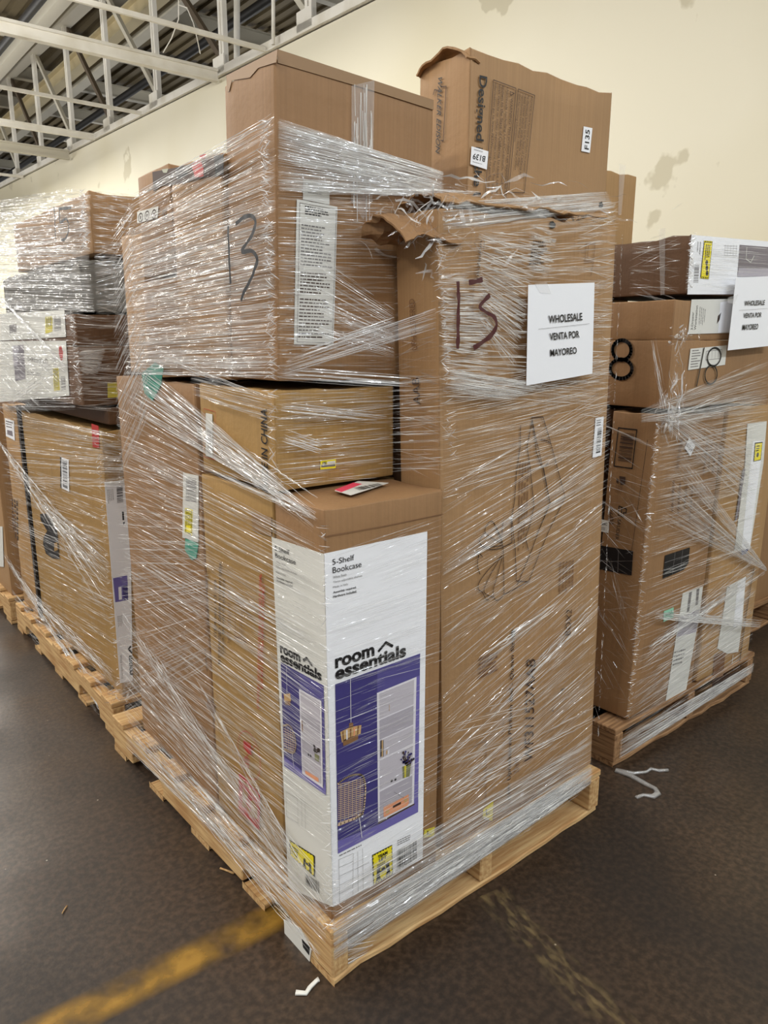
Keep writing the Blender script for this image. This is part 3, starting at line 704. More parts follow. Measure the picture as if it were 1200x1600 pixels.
P = Print(C_, 'L', (300, 1060, 5)); P.poly([(120, 150), (180, 200), (180, 270), (118, 225)], INKL); P.build('packing_tape')

D = carton('made_in_china_carton', 'low ochre carton marked MADE IN CHINA on top of bookcase carton', 'carton', .016, .338, .199, .556, 1.085, 1.302, OCHRE, crush=.006)
P = Print(D, 'L', (180, 560, 2.4)); P.text('MADE IN CHINA', (576, 505), (571, 190), (552, 495), INK, bold=.01); P.build('printed_text')
P = Print(D, 'L', (180, 560, 2.4)); P.stroke([(334, 188), (377, 200), (375, 380), (334, 368), (334, 188)], .0012, RED); P.slab([(341, 205), (365, 210), (364, 372), (341, 365)], PAPERL).barcode([(346, 260), (362, 264), (362, 365), (346, 360)], INKG, vert=True, n=22); P.build('sticker', 'narrow white barcode sticker')
P = Print(D, 'F', (180, 560, 2.4)); P.slab([(770, 385), (827, 378), (826, 412), (769, 417)], YEL).poly([(772, 400), (824, 395), (824, 404), (772, 409)], INKB, 1).barcode([(775, 388), (792, 386), (792, 397), (775, 399)], n=10).poly([(794, 387), (824, 383), (824, 393), (794, 396)], PAPERL, 1); P.build('sticker', 'small yellow and white sticker')

E_ = carton('thirteen_carton', 'tallest brown carton with vertical clear tape and long white instruction sheet', 'carton', .024, .432, .193, .398, 1.312, 1.918, ROSE, lean=(0, .02, .0), crush=.006)
P = Print(E_, 'F', (440, 270, 4.571)); P.slab([(155, 46), (342, 80), (340, 228), (152, 190)], PAPERL); P.lines([(185, 75), (310, 97), (310, 170), (185, 150)], 4, INKG, 1, .3, 2)
P.slab([(108, 188), (397, 243), (369, 1232), (88, 1225)], PAPERL, 0)
for q in ([(128, 215), (388, 262), (360, 1215), (108, 1208), (128, 215)],): P.stroke(q, .0008, INKB)
P.lines([(165, 230), (350, 262), (345, 330), (165, 300)], 4, INK, 1, .5, 4)
P.lines([(140, 360), (372, 395), (368, 690), (132, 665)], 13, INKG, 1, .4, 7).lines([(132, 700), (366, 720), (362, 880), (128, 862)], 7, INKB, 1, .4, 9).lines([(128, 890), (362, 905), (355, 1190), (116, 1185)], 12, INKB, 1, .35, 12)
P.build('instruction_sheet', 'long white printed instruction sheet')
o = Print(E_, 'F', (340, 60, 3.53), off=.002); o.slab([(737, 262), (862, 232), (850, 900), (800, 1000), (735, 900)], CLTAPE)
rr = random.Random(3)
for k in range(26):
    x = rr.uniform(745, 845); y0 = rr.uniform(250, 600); o.stroke([(x, y0), (x+rr.uniform(-6, 6), y0+rr.uniform(60, 500))], rr.uniform(.0008, .003), FILM1, 2)
o.build('packing_tape', 'clear glossy vertical tape')
Print(E_, 'F', (340, 60, 3.53), off=.001).slab([(330, 60), (860, 232), (1190, 340), (1190, 395), (860, 290), (330, 135)], TAPEM).build('packing_tape', 'brown tape along the top edge')
Print(E_, 'L', (300, 0, 4.615), off=.001).slab([(250, 545), (620, 355), (610, 450), (480, 490), (420, 560), (290, 580), (270, 660), (255, 660)], TAPEM).build('packing_tape', 'torn brown tape along the top edge')

F_ = carton('black_topped_carton', 'carton with black and red printed upper edge behind the tallest carton', 'carton', .022, .44, .402, .660, 1.31, 1.80, KRAFT, crush=.012)
P = Print(F_, 'L', (200, 230, 7.5)); P.poly([(290, 290), (560, 240), (1125, 90), (1125, 330), (950, 345), (640, 420), (400, 450), (300, 520)], INKB).poly([(1010, 100), (1125, 80), (1125, 310), (1030, 330)], INK, 1).poly([(745, 190), (850, 150), (890, 240), (890, 345), (790, 355)], RED, 1).poly([(845, 95), (920, 80), (905, 140), (850, 135)], RED, 1)
P.poly([(400, 260), (480, 250), (460, 300), (420, 300)], GREENG, 1).poly([(560, 240), (720, 220), (700, 330), (580, 380)], INK, 1); P.build('printed_picture', 'black printed band with a red patch')
G1 = carton('small_symbol_carton', 'plain carton with three round symbols behind the black topped carton', 'carton', .022, .44, .664, .865, 1.56, 1.815, ROSE, crush=.008)
P = Print(G1, 'L', (200, 230, 7.5)); P.poly([(110, 760), (360, 690), (350, 830), (110, 890)], PAPERL)
for x, y in ((152, 825), (228, 800), (310, 785), (430, 790)): P.stroke([(x+24*math.cos(i*PI/8), y+50*math.sin(i*PI/8)-10*math.cos(i*PI/8)) for i in range(17)], .003, INKB).poly([(x-6, y-16), (x+6, y-20), (x+6, y+18), (x-6, y+22)], INKB, 1)
P.build('printed_symbol', 'row of black circular symbols')
G2 = carton('lower_plain_carton', 'plain carton directly beneath the carton with round symbols', 'carton', .03, .44, .664, .90, 1.307, 1.555, ROSE)
Hc = carton('stepped_carton', 'plain lower carton at the far edge of the central stack', 'carton', .04, .45, .905, 1.06, 1.307, 1.69, KRAFT, crush=.01)
I_ = carton('wide_lower_carton', 'wide plain carton with teal tape low on the long side', 'carton', .016, .52, .578, 1.12, BZ, 1.302, ROSE, crush=.008)
P = Print(I_, 'L', (180, 560, 2.4)); P.slab([(100, 55), (150, 15), (182, 35), (172, 100), (140, 160), (110, 130)], TEAL); P.build('teal_tape', 'torn teal tape')
P = Print(I_, 'L', (290, 840, 6.156)); P.slab([(0, 0), (125, 60), (105, 200), (60, 215), (-5, 120)], TEAL); P.build('teal_tape', 'torn teal tape with printing')
P = Print(I_, 'L', (180, 560, 2.4)); P.slab([(256, 428), (313, 440), (312, 690), (253, 672)], PAPERL).poly([(264, 560), (292, 568), (290, 664), (262, 655)], YEL, 1).barcode([(268, 445), (306, 452), (306, 545), (266, 538)], INKG, vert=True, n=24, lay=1).stroke([(268, 566), (289, 572), (287, 660), (266, 652), (268, 566)], .003, INK, 2).lines([(270, 575), (286, 580), (285, 650), (268, 645)], 3, INK, 2, .5, 3, vert=True); P.build('shipping_label', 'white label with a yellow warning panel')

J = carton('upright_warning_carton', 'tall upright carton printed Designed in the USA rising behind bed carton', 'carton', .570, 1.118, .212, .392, BZ, 2.068, KRAFT, lean=(0, 0, 0), crush=.022)
P = Print(J, 'F', (720, 100, 7.62))
P.text('Designed in the USA', (190, 125), (95, 1890), (312, 155), INK, bold=.018)
for q in ([(385, 190), (652, 290), (530, 1640), (280, 1640), (385, 190)], [(680, 298), (876, 375), (752, 1535), (567, 1525), (680, 298)]): P.stroke(q, .0018, INKB)
rows = ('! WARNING This product can expose you to', 'chemicals including Lead/Cadmium, which are', 'known to the State of California to cause cancer', 'birth defects or other reproductive harm. For more', 'information go to www.P65Warnings.ca.gov/furniture')
for i, t in enumerate(rows):
    x0 = 590-47*i; y0 = 292-18*i; e = (505-47*i-(12 if i > 2 else 0), 1560-5*i)
    if i == 0: y0 += 110; P.stroke([(583, 330), (632, 352), (588, 378), (583, 330)], .0016, INKB)
    P.text(t.replace('! ', ''), (x0-10, y0), e, (x0+26, y0+8), INKB)
for i, t in enumerate(('NOTICE: Some furniture products can expose you', 'to chemicals known to the State of California to', 'cause cancer and/or birth defects or other', 'reproductive harm. Please check the product', 'label for warning information.')):
    x0 = 832-35*i; L = (1.0, .97, .88, .93, .6)[i]; P.text(t, (x0-6, 388-11*i), (x0-6-100*L, 388-11*i+975*L), (x0+20, 394-11*i), INKB)
P.build('printed_text')
P = Print(J, 'F', (720, 100, 7.62), off=.0019); P.slab([(124, 982), (322, 1042), (303, 1258), (110, 1195)], PAPER).text('B139', (288, 1100), (143, 1062), (276, 1170), INK, 1, .02).lines([(150, 1010), (300, 1052), (297, 1070), (148, 1028)], 2, INKG, 1, .4).lines([(135, 1158), (290, 1200), (287, 1212), (133, 1170)], 1, INKG, 1, .5); P.build('sticker', 'white sticker reading B139 upside down')
P = Print(J, 'F', (640, 40, 3.243)); P.slab([(882, 511), (925, 520), (912, 645), (870, 636)], PAPER).text('F135', (906, 630), (912, 530), (884, 626), INK, 1, .02); P.build('sticker', 'white sticker reading F135')
P = Print(J, 'L', (640, 40, 3.243)); P.text('WALKER EDISON', (146, 252), (133, 640), (168, 262), INK, bold=.008)
P.stroke([(150, 330), (128, 325), (122, 350)], .0022, INKB).stroke([(160, 310), (187, 308), (172, 585), (160, 582)], .0022, INKB); P.build('printed_text')
crumple('torn_flap', (-.262, -.0, 1.895), .05, .19, .04, KRAFT, J, seed=8, amp=.014, n=14)

# ---------------------------------------------------------------- load marked 18
K = carton('tall_flat_carton', 'tall flat carton with black window print at the corner of load 18', 'carton', 1.303, 1.738, .142, .305, BZ, 1.172, ROSE, lean=(0, .042, .02), crush=.008)
P = Print(K, 'L', (930, 650, 6.4))
P.stroke([(235, 118), (418, 138), (372, 525), (190, 500), (235, 118)], .0035, INK).barcode([(262, 165), (395, 180), (360, 475), (225, 455)], INKB, vert=True, n=26)
P.text('SAUDER', (228, 1028), (200, 1235), (262, 1035), INK)
P.stroke([(240, 900), (315, 930), (310, 970), (285, 965), (285, 1010), (232, 990), (240, 900)], .003, INK).stroke([(268, 910), (262, 1000)], .003, INK)
P.text('426420', (128, 890), (135, 1075), (180, 900), INKB); P.poly([(242, 600), (305, 610), (300, 680), (255, 690)], INKB).lines([(205, 690), (280, 700), (270, 800), (195, 785)], 4, INKL, 0, .4, 3, vert=True).poly([(215, 620), (238, 640), (230, 680), (212, 660)], INKB)
P.poly([(30, 1290), (382, 1350), (365, 1595), (28, 1530)], INK)
for q in ([(120, 1330), (120, 1540)], [(235, 1340), (228, 1560)], [(40, 1440), (120, 1450)]): P.stroke(q, .0015, INKG, 1)
P.stroke([(525, 240), (440, 830), (365, 1360)], .0015, INKB); P.build('printed_text')
P = Print(K, 'L', (930, 650, 6.4)); P.slab([(48, 1030), (140, 1050), (130, 1170), (45, 1150)], PAPERL).text('DHC', (55, 1090), (122, 1095), (55, 1065), INK, 1, .02).lines([(55, 1105), (125, 1115), (122, 1150), (52, 1140)], 3, INKG, 1, .5); P.build('sticker', 'small white sticker')
P = Print(K, 'F', (1020, 640, 6.667)); P.slab([(380, 290), (440, 375), (390, 485), (332, 400)], PAPER).text('C211', (352, 370), (385, 440), (375, 345), INK, 1); P.build('sticker', 'white diamond sticker reading C211')
P = Print(K, 'F', (1020, 640, 6.667)); P.text('426420', (290, 285), (240, 605), (318, 290), INKL) ; P.lines([(560, 320), (740, 350), (690, 760), (500, 740)], 4, INKL, 0, .16, 5, vert=True).lines([(200, 730), (460, 800), (420, 1200), (180, 1150)], 4, INKL, 0, .14, 9, vert=True); P.build('printed_text')
P = Print(K, 'F', (1020, 850, 5.517)); P.poly([(105, 98), (318, 28), (305, 165), (265, 222), (85, 300)], INK)
for q in ([(190, 70), (165, 265)], [(100, 160), (310, 90)], [(92, 225), (280, 150)], [(255, 50), (235, 235)]): P.stroke(q, .0016, INKG, 1)
P.build('printed_picture', 'black printed window picture')
P = Print(K, 'F', (1020, 850, 5.517)); P.slab([(258, 425), (430, 365), (400, 620), (330, 1000), (280, 1290), (105, 1390), (180, 930)], PAPERL)
P.poly([(310, 420), (335, 410), (310, 580), (290, 590)], INKG, 1).poly([(375, 390), (400, 380), (385, 520), (365, 530)], INKG, 1).poly([(225, 640), (400, 560), (370, 760), (205, 800)], SHELFD, 1)
for k in range(6): P.stroke([(225-4*k, 650+25*k), (395-6*k, 570+30*k)], .001, INKG, 2)
P.lines([(185, 920), (320, 880), (300, 1020), (165, 1060)], 4, INKG, 1, .4, 3); P.build('printed_label', 'long white label with grey pictures')
P = Print(K, 'F', (1020, 850, 5.517)); P.slab([(95, 580), (178, 545), (175, 635), (92, 672)], mat('mint sticker', srgb(150, 205, 178), .4)).text('0103', (108, 625), (165, 602), (108, 595), INK, 1); P.build('sticker', 'mint green sticker')
K2 = carton('banded_tall_carton', 'tall carton with narrow white label strip beside the black window print carton', 'carton', 1.762, 2.175, .146, .33, BZ, 1.172, TAN, lean=(0, .034, .02), crush=.006)
P = Print(K2, 'F', (1020, 640, 6.667)); P.slab([(985, 150), (1185, 120), (1150, 560), (1070, 1080), (1010, 1450), (850, 1467), (920, 900), (960, 560)], PAPERL).poly([(1040, 330), (1150, 325), (1060, 1000), (1005, 1460), (920, 1465), (985, 800)], PAPER, 1)
P.poly([(935, 620), (962, 615), (880, 1130), (850, 1180)], GREYPH, 1); P.build('printed_label', 'narrow white label strip')
P = Print(K2, 'F', (1020, 640, 6.667), off=.002); P.slab([(1058, 345), (1140, 335), (1120, 525), (1042, 545)], INK).poly([(1064, 355), (1133, 345), (1115, 518), (1050, 535)], YEL, 1).lines([(1075, 370), (1125, 365), (1110, 430), (1065, 440)], 3, INK, 2, .5); P.dots((1085, 470), .009, INK, 2); P.build('warning_sticker', 'yellow warning sticker')
P = Print(K2, 'F', (1020, 850, 5.517)); P.slab([(640, 370), (800, 280), (770, 680), (735, 930), (640, 945), (555, 900), (600, 640)], PAPERL).poly([(730, 330), (800, 285), (760, 690), (690, 720)], PAPER, 1).poly([(760, 45), (825, 40), (800, 85), (765, 95)], BLUEB, 1).poly([(640, 370), (662, 362), (658, 380)], INK, 1).stroke([(690, 955), (680, 1030)], .004, PAPERL); P.build('printed_label', 'lower white label')
P = Print(K2, 'F', (1020, 850, 5.517)); P.poly([(530, 950), (625, 930), (605, 1140), (515, 1160)], INKL).poly([(515, 1165), (735, 1095), (730, 1130), (505, 1260)], INKB).stroke([(870, 200), (800, 620), (735, 1110)], .005, INKB).stroke([(850, 210), (715, 1110)], .002, INKL); P.build('printed_band')
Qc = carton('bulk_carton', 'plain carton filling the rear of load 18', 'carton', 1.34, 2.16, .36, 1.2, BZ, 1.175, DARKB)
M_ = carton('eighteen_carton', 'brown carton hand marked 18 under the two flat cartons', 'carton', 1.398, 2.12, .142, .56, 1.185, 1.402, ROSE, crush=.004)
P = Print(M_, 'F', (900, 300, 4)); P.slab([(715, 980), (942, 958), (930, 1080), (700, 1113)], PAPERL).lines([(725, 985), (785, 980), (770, 1095), (712, 1103)], 7, INKG, 1, .4, 4).stroke([(812, 995), (910, 985), (905, 1040), (808, 1050), (812, 995)], .0015, INKG)
for k in range(4): P.stroke([(830+20*k, 992-2*k), (826+20*k, 1045-2*k)], .001, INKG)
P.build('shipping_label', 'white packing list label')
P = Print(M_, 'F', (900, 300, 4), off=.003); P.stroke([(795, 975), (775, 1080), (748, 1212)], .0058, INK, 1); n = 22
P.stroke([(858+42*math.sin(2*PI*i/n), 1030-56*math.cos(2*PI*i/n)-8*math.sin(2*PI*i/n)) for i in range(n+1)], .0055, INK, 1).stroke([(838+38*math.sin(2*PI*i/n), 1142-58*math.cos(2*PI*i/n)-5*math.sin(2*PI*i/n)) for i in range(n+1)], .0055, INK, 1); P.build('marker_number', 'handwritten black 18')
P = Print(M_, 'L', (900, 300, 4), off=.003); P.stroke([(290+58*math.sin(2*PI*i/n), 988-62*math.cos(2*PI*i/n)) for i in range(n+1)], .012, INK, 1).stroke([(285+68*math.sin(2*PI*i/n), 1105-60*math.cos(2*PI*i/n)) for i in range(n+1)], .012, INK, 1); P.build('marker_number', 'handwritten black 8')
N_ = carton('workstation_carton', 'flat brown carton with white label between the hand marked and topmost cartons', 'carton', 1.402, 1.98, .145, .55, 1.397, 1.522, ROSE, crush=.003)
P = Print(N_, 'F', (900, 300, 4)); P.slab([(722, 672), (1000, 668), (980, 880), (700, 888)], PAPERL).text('3-Drawer', (728, 862), (736, 750), (715, 862), INK).text('Workstation', (748, 862), (760, 710), (735, 862), INK).lines([(770, 715), (812, 735), (800, 860), (762, 850)], 4, INKG, 1, .3, 5, vert=True).poly([(885, 775), (905, 752), (895, 800), (878, 825)], INKB, 1).poly([(900, 690), (1000, 670), (985, 870), (885, 880)], PAPER, 1); P.build('printed_label', 'white printed label')
O_ = carton('topmost_flat_carton', 'topmost flat carton of load 18 with white side and yellow warning strip', 'carton', 1.452, 2.14, .142, .54, 1.538, 1.722, DARKB, crush=.014)
P = Print(O_, 'F', (900, 300, 4)); P.slab([(722, 268), (1210, 310), (1200, 640), (695, 640)], PAPER)
P.poly([(1020, 330), (1210, 345), (1205, 530), (1005, 530)], GREYPH, 1).poly([(1015, 475), (1205, 480), (1205, 530), (1005, 530)], SHELFD, 2).stroke([(1065, 345), (1060, 420), (1090, 440), (1110, 400)], .003, PAPERL, 2)
for k in range(5): P.stroke([(930+18*k, 330), (925+18*k, 400)], .0008, INKG, 1).stroke([(925, 335+15*k), (1005, 340+15*k)], .0008, INKG, 1)
P.barcode([(740, 455), (768, 455), (762, 572), (730, 572)], INKG, vert=True, n=22).lines([(755, 310), (785, 312), (780, 400), (748, 398)], 2, INKG, 1, .3, 4, vert=True); P.build('printed_label', 'white printed side panel')
P = Print(O_, 'F', (900, 300, 4), off=.002); P.poly([(797, 304), (850, 308), (826, 545), (773, 540)], INK, 0); yq = P.quad([(797, 304), (850, 308), (826, 545), (773, 540)]); P.sub(yq, .06, .94, .05, .95, YEL, 1)
for k in range(5):
    for b in (0, .96): P.sub(yq, k/5, k/5+.1, b, b+.04, YEL, 2)
P.lines([P.lerp(yq, .2, .1), P.lerp(yq, .8, .1), P.lerp(yq, .8, .5), P.lerp(yq, .2, .5)], 3, INK, 2, .5, 2, vert=True)
for b in (.58, .72, .86): P.dots((812+8*(b-.58), 304+237*b), .008, INK, 2)
P.build('warning_sticker', 'yellow and black warning strip')
P = Print(O_, 'L', (900, 300, 4), off=.002); P.slab([(520, 230), (560, 225), (555, 640), (530, 645)], CLTAPE); P.build('packing_tape')
Pc = carton('peeking_carton', 'light brown carton peeking out between wall and the upright warning carton', 'carton', 1.44, 1.806, .58, .86, 1.18, 1.995, TAN, crush=.016)
P = Print(Pc, 'F', (640, 40, 3.243), off=.002); P.slab([(1062, 700), (1092, 708), (1070, 960), (1055, 960)], CLTAPE); P.build('packing_tape', 'clear vertical tape')
FR = carton('shadowed_carton', 'carton on the next pallet past load 18', 'carton', 2.52, 3.4, .44, 1.5, BZ, 1.22, ROSE)

# ---------------------------------------------------------------- load marked 15
R_ = carton('top_wrapped_carton', 'wrapped top carton of the load hand marked 15', 'carton', .07, .62, 1.385, 2.32, 1.668, 1.86, KRAFT, crush=.01)
Sg = carton('grey_wrapped_carton', 'silvery grey wrapped carton below the carton marked 15', 'carton', .03, .55, 1.41, 2.42, 1.488, 1.664, GREYB, crush=.02, sag=.012)
T_ = carton('flat_white_carton', 'thin white carton lying above the white threshold furniture carton', 'carton', .0, .55, 1.405, 2.62, 1.379, 1.484, DARKB, crush=.004)
P = Print(T_, 'L', (0, 480, 5.714)); P.slab([(-20, 60), (575, 25), (590, 265), (-20, 300)], PAPERL).poly([(408, 85), (470, 80), (472, 215), (408, 240)], YELD, 1).barcode([(485, 85), (545, 80), (550, 210), (488, 215)], INKG, vert=True, n=16).poly([(85, 160), (150, 150), (150, 225), (88, 235)], INKG, 1).lines([(415, 95), (465, 90), (466, 205), (415, 220)], 3, INKG, 2, .5, 3, vert=True); P.build('printed_label', 'white printed side')
U_ = carton('white_furniture_carton', 'white printed furniture carton with red leaf mark and yellow strip', 'carton', .0, .56, 1.395, 2.64, 1.185, 1.384, DARKB, crush=.004)
P = Print(U_, 'L', (0, 480, 5.714)); P.slab([(-20, 305), (590, 300), (620, 790), (-20, 850)], PAPERL).poly([(115, 345), (215, 335), (232, 640), (140, 660)], GREYPH, 1).poly([(115, 350), (170, 345), (160, 520), (125, 530)], SHELFD, 2)
P.text('THRESHOLD', (248, 482), (432, 508), (245, 440), INKG, 1).text('THRESHOLD', (248, 482), (432, 508), (245, 440), INKB, 1)
P.poly([(530, 350), (550, 345), (566, 400), (562, 470), (545, 475), (528, 420)], RED, 1).poly([(475, 548), (525, 545), (538, 740), (485, 750)], YELD, 1).lines([(480, 555), (522, 552), (532, 735), (490, 742)], 3, INKG, 2, .4, 6, vert=True).barcode([(545, 620), (585, 615), (592, 735), (552, 745)], INKG, vert=True, n=16).lines([(475, 455), (520, 450), (520, 520), (475, 525)], 5, INKG, 1, .3, 8).lines([(245, 570), (400, 590), (400, 620), (245, 610)], 2, INKG, 1, .4, 9); P.build('printed_label', 'white printed side with lettering')
P = Print(U_, 'F', (0, 480, 5.714)); P.slab([(960, 675), (1060, 668), (1060, 805), (962, 808)], YELD); P.build('sticker', 'yellow sticker')
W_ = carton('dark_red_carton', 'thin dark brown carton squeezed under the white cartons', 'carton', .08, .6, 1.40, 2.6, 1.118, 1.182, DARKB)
V_ = carton('barcode_carton', 'tall brown carton with black figure print and barcode sticker', 'carton', .045, .62, 1.382, 2.408, BZ, 1.112, OCHRE, crush=.012)
P = Print(V_, 'L', (0, 700, 5.333)); P.slab([(503, 72), (573, 98), (577, 365), (505, 330)], PAPER).poly([(503, 72), (514, 76), (516, 335), (505, 330)], INK, 1).barcode([(522, 95), (562, 108), (566, 345), (526, 325)], vert=True, n=30); P.build('sticker', 'white barcode sticker')
P = Print(V_, 'L', (0, 700, 5.333)); P.poly([(335, 550), (380, 545), (430, 590), (478, 690), (495, 925), (440, 920), (385, 880), (360, 800), (365, 740), (395, 690), (370, 650), (340, 600)], INK).poly([(455, 790), (480, 785), (485, 850), (455, 860)], OCHRE, 1)
P.stroke([(420, 0), (450, 420), (490, 700), (530, 1400)], .002, INKB); P.build('printed_figure', 'large black printed figure')
P = Print(V_, 'L', (0, 480, 5.714)); P.slab([(818, 1040), (880, 1060), (888, 1260), (830, 1250)], RED); P.build('packing_tape', 'red tape')
P = Print(V_, 'F', (0, 700, 5.333)); P.slab([(870, 285), (1080, 262), (1105, 1940), (1000, 1960)], PAPER)
P.barcode([(970, 322), (1020, 315), (1026, 455), (975, 465)], vert=True, n=22).lines([(890, 345), (945, 340), (955, 455), (898, 465)], 4, INKG, 1, .3, 2, vert=True).poly([(1015, 530), (1030, 528), (1034, 600), (1020, 602)], INK, 1).poly([(1022, 620), (1040, 615), (1032, 640)], INK, 1)
P.poly([(940, 1085), (1060, 1060), (1068, 1265), (960, 1285)], PURPL, 1).poly([(1020, 1150), (1062, 1140), (1066, 1265), (1030, 1270)], PURPD, 2).poly([(985, 1160), (1010, 1155), (1015, 1260), (990, 1265)], PAPER, 2).lines([(975, 1400), (1020, 1390), (1028, 1500), (985, 1510)], 4, INKG, 1, .3, 5, vert=True); P.build('printed_label', 'long white label with purple picture')
P = Print(V_, 'F', (0, 920, 5.217), off=.0018); P.text('Compact Desk', (1005, 728), (992, 535), (988, 730), INKG, 1).text('room', (1083, 700), (1075, 540), (1055, 703), INK, 1, .045).stroke([(1072, 520), (1047, 490), (1062, 470)], .006, INK, 1); P.build('logo', 'black lettered logo')
X_ = carton('slim_end_carton', 'slim upright carton past the dark strap at the end of load 15', 'carton', .035, .6, 2.446, 2.70, BZ, 1.12, TAN, crush=.01)
P = Print(X_, 'L', (0, 480, 5.714)); P.slab([(45, 990), (125, 1015), (133, 1190), (55, 1150)], PAPER).lines([(55, 1005), (118, 1025), (120, 1090), (60, 1075)], 3, INKB, 1, .4, 2).poly([(65, 1095), (112, 1105), (118, 1155), (68, 1135)], GREYPH, 1); P.build('sticker', 'white label with small picture')
P = Print(X_, 'L', (0, 700, 5.333)); P.lines([(95, 420), (150, 440), (155, 800), (110, 780)], 3, INKB, 0, .5, 4, vert=True); P.build('printed_text')
V, F = [], []; box_geo(.036, .05, 2.413, 2.44, .141, 1.118, V, F)
tag(mesh('edge_stripe', V, F, BLACKS), 'dark vertical strap between the slim carton and the barcode carton', 'stripe')  # dark strip filling the seam between the two cartons
Y_ = carton('rear_tall_carton', 'plain brown carton rising behind the wrapped carton marked 15', 'carton', .66, .98, 1.9, 2.6, BZ, 1.94, KRAFT)
Z_ = carton('edge_carton', 'carton on the next pallet past the end of load 15', 'carton', .01, .6, 2.83, 3.6, BZ, 1.22, KRAFT)
P = Print(Z_, 'L', (0, 700, 5.333)); P.slab([(-30, 650), (22, 655), (32, 990), (-30, 985)], PAPERL); P.build('printed_label')
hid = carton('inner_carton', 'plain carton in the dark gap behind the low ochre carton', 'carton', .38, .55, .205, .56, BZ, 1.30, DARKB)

# ---------------------------------------------------------------- stretch film: many drawn-out strands and pleats of one clear film per load, pale and packed where glare shows
MILK = 1.0
class Film:
    def __init__(s, name, label, seed):
        s.name, s.label, s.r = name, label, random.Random(seed); s.V, s.F, s.mi = [], [], []; s.seed = seed
        s.M = [FILM1, FILM2, FILM3]
    def ribbon(s, pts, n, wd, mt, roll=.9, taper=True, rf=26.0):
        """a strand: pts along the film, n the outward normal, wd its width in metres"""
        k0 = len(s.V); N = len(pts); ph = s.r.uniform(0, 100); r0 = s.r.uniform(-.5, .5)
        for i, p in enumerate(pts):
            t = (pts[min(i+1, N-1)]-pts[max(i-1, 0)])
            t = t.normalized() if t.length > 1e-9 else Vector((1, 0, 0))
            a = r0+roll*(noise.noise(Vector((p.x*rf+ph, p.y*rf, p.z*rf*2)))*1.6)
            side = n.cross(t).normalized(); nn = t.cross(side)
            d = side*math.cos(a)+nn*math.sin(a)
            ww = wd*(.55+.9*abs(noise.noise(Vector((ph, p.x*18+p.y*18, p.z*18)))))
            if taper: ww *= min(1, .15+4.0*min(i, N-1-i)/(N-1)) if N > 2 else 1
            s.V.append(p-d*ww/2); s.V.append(p+d*ww/2)
        for i in range(N-1):
            k = k0+2*i; s.F.append((k, k+1, k+3, k+2)); s.mi.append(mt)
    def fan(s, plane, a0, a1, b0, b1, n, wd=.0014, full=.25, soft=.3, layer=.12, off=.004, roll=.9, jit=.02, seg=.02, crop=None, pw=1.0, wave=.0015, slack=0.0, lens=(.08, .5), p1=None):
        """strands filling the patch whose first strand runs a0->a1 and last b0->b1, given where they are seen on the wrapped face"""
        p0, nn = plane; nn = Vector(nn).normalized()
        pl1 = p1 or plane
        def P(q, pl):
            u, v = q
            if crop: ox, oy, k = crop; u, v = ox+u/k, oy+v/k
            m_ = Vector(pl[1]).normalized(); return hit(u, v, pl[0], m_)+m_*off
        A0, A1, B0, B1 = P(a0, plane), P(a1, pl1), P(b0, plane), P(b1, pl1)
        R = s.r
        for _ in range(n):
            t = R.random()**pw; j = R.gauss(0, jit)*.55
            Q0 = A0.lerp(B0, t); Q1 = A1.lerp(B1, t+j); L = (Q1-Q0).length
            if R.random() < full: u0, u1 = 0, 1
            else:
                ln_ = R.uniform(*lens); u0 = R.uniform(-.1, 1-ln_*.5); u1 = min(1, u0+ln_); u0 = max(0, u0)
            j = j*.5; N = max(3, int(L*(u1-u0)/seg)); z = R.random(); ph = R.uniform(0, 50)
            mt, ww = (1, wd*R.uniform(2.0, 6.0)) if z < soft else ((2, wd*R.uniform(1.2, 3.2)) if z < soft+layer else (0, wd*R.uniform(.45, 1.35)))
            ww *= .8; o = R.uniform(0, .004) if mt == 0 else R.uniform(-.002, .002); pts = []
            for i in range(N+1):
                u = u0+(u1-u0)*i/N; p = Q0.lerp(Q1, u)
                q = Vector((p.x*7+ph, p.y*7, p.z*7+s.seed))
                p = p+nn*(o+wave*noise.noise(q*2)-slack*4*u*(1-u))+Vector((0, 0, wave*1.2*noise.noise(q*1.3+Vector((9, 9, 9)))))
                pts.append(p)
            s.ribbon(pts, nn, ww, mt, roll)
    def edge(s, a, b, n, nn, wd=.012, wid=.0012, mt=0):
        """short pleats gathered along a carton edge from a to b"""
        a, b = Vector(a), Vector(b); R = s.r; nn = Vector(nn).normalized(); d = (b-a).normalized(); sd = nn.cross(d)
        for _ in range(n):
            c = a.lerp(b, R.random())+sd*R.gauss(0, wd*.35)+nn*R.uniform(.001, .005); L = R.uniform(.006, .03); v = (sd*R.uniform(.4, 1)+d*R.gauss(0, .5)).normalized()
            s.ribbon([c-v*L*.5, c-v*L*.15+nn*.001, c+v*L*.15+nn*.001, c+v*L*.5], nn, wid*R.uniform(.6, 2.2), mt if R.random() < .6 else 2, 1.2)
    def tangle(s, c, size, n, wid=.0014):
        R = s.r
        for _ in range(int(n*.7)):
            p = Vector(c)+Vector((R.gauss(0, size[0]), R.gauss(0, size[1]), R.gauss(0, size[2]))); d = Vector((R.gauss(0, 1)*size[0], R.gauss(0, 1)*size[1], R.gauss(0, 1)*size[2]))
            pts = [p+d*(i/6-.5)+Vector((noise.noise((p+d*i/6)*30), noise.noise((p+d*i/6)*30+Vector((3, 1, 2))), noise.noise((p+d*i/6)*30+Vector((7, 7, 7)))))*min(size)*.9 for i in range(7)]
            s.ribbon(pts, Vector((-.6, -.8, .2)), wid*R.choice((.5, 1, 3, 6)), R.choice((0, 2, 2, 1)), 1.6)
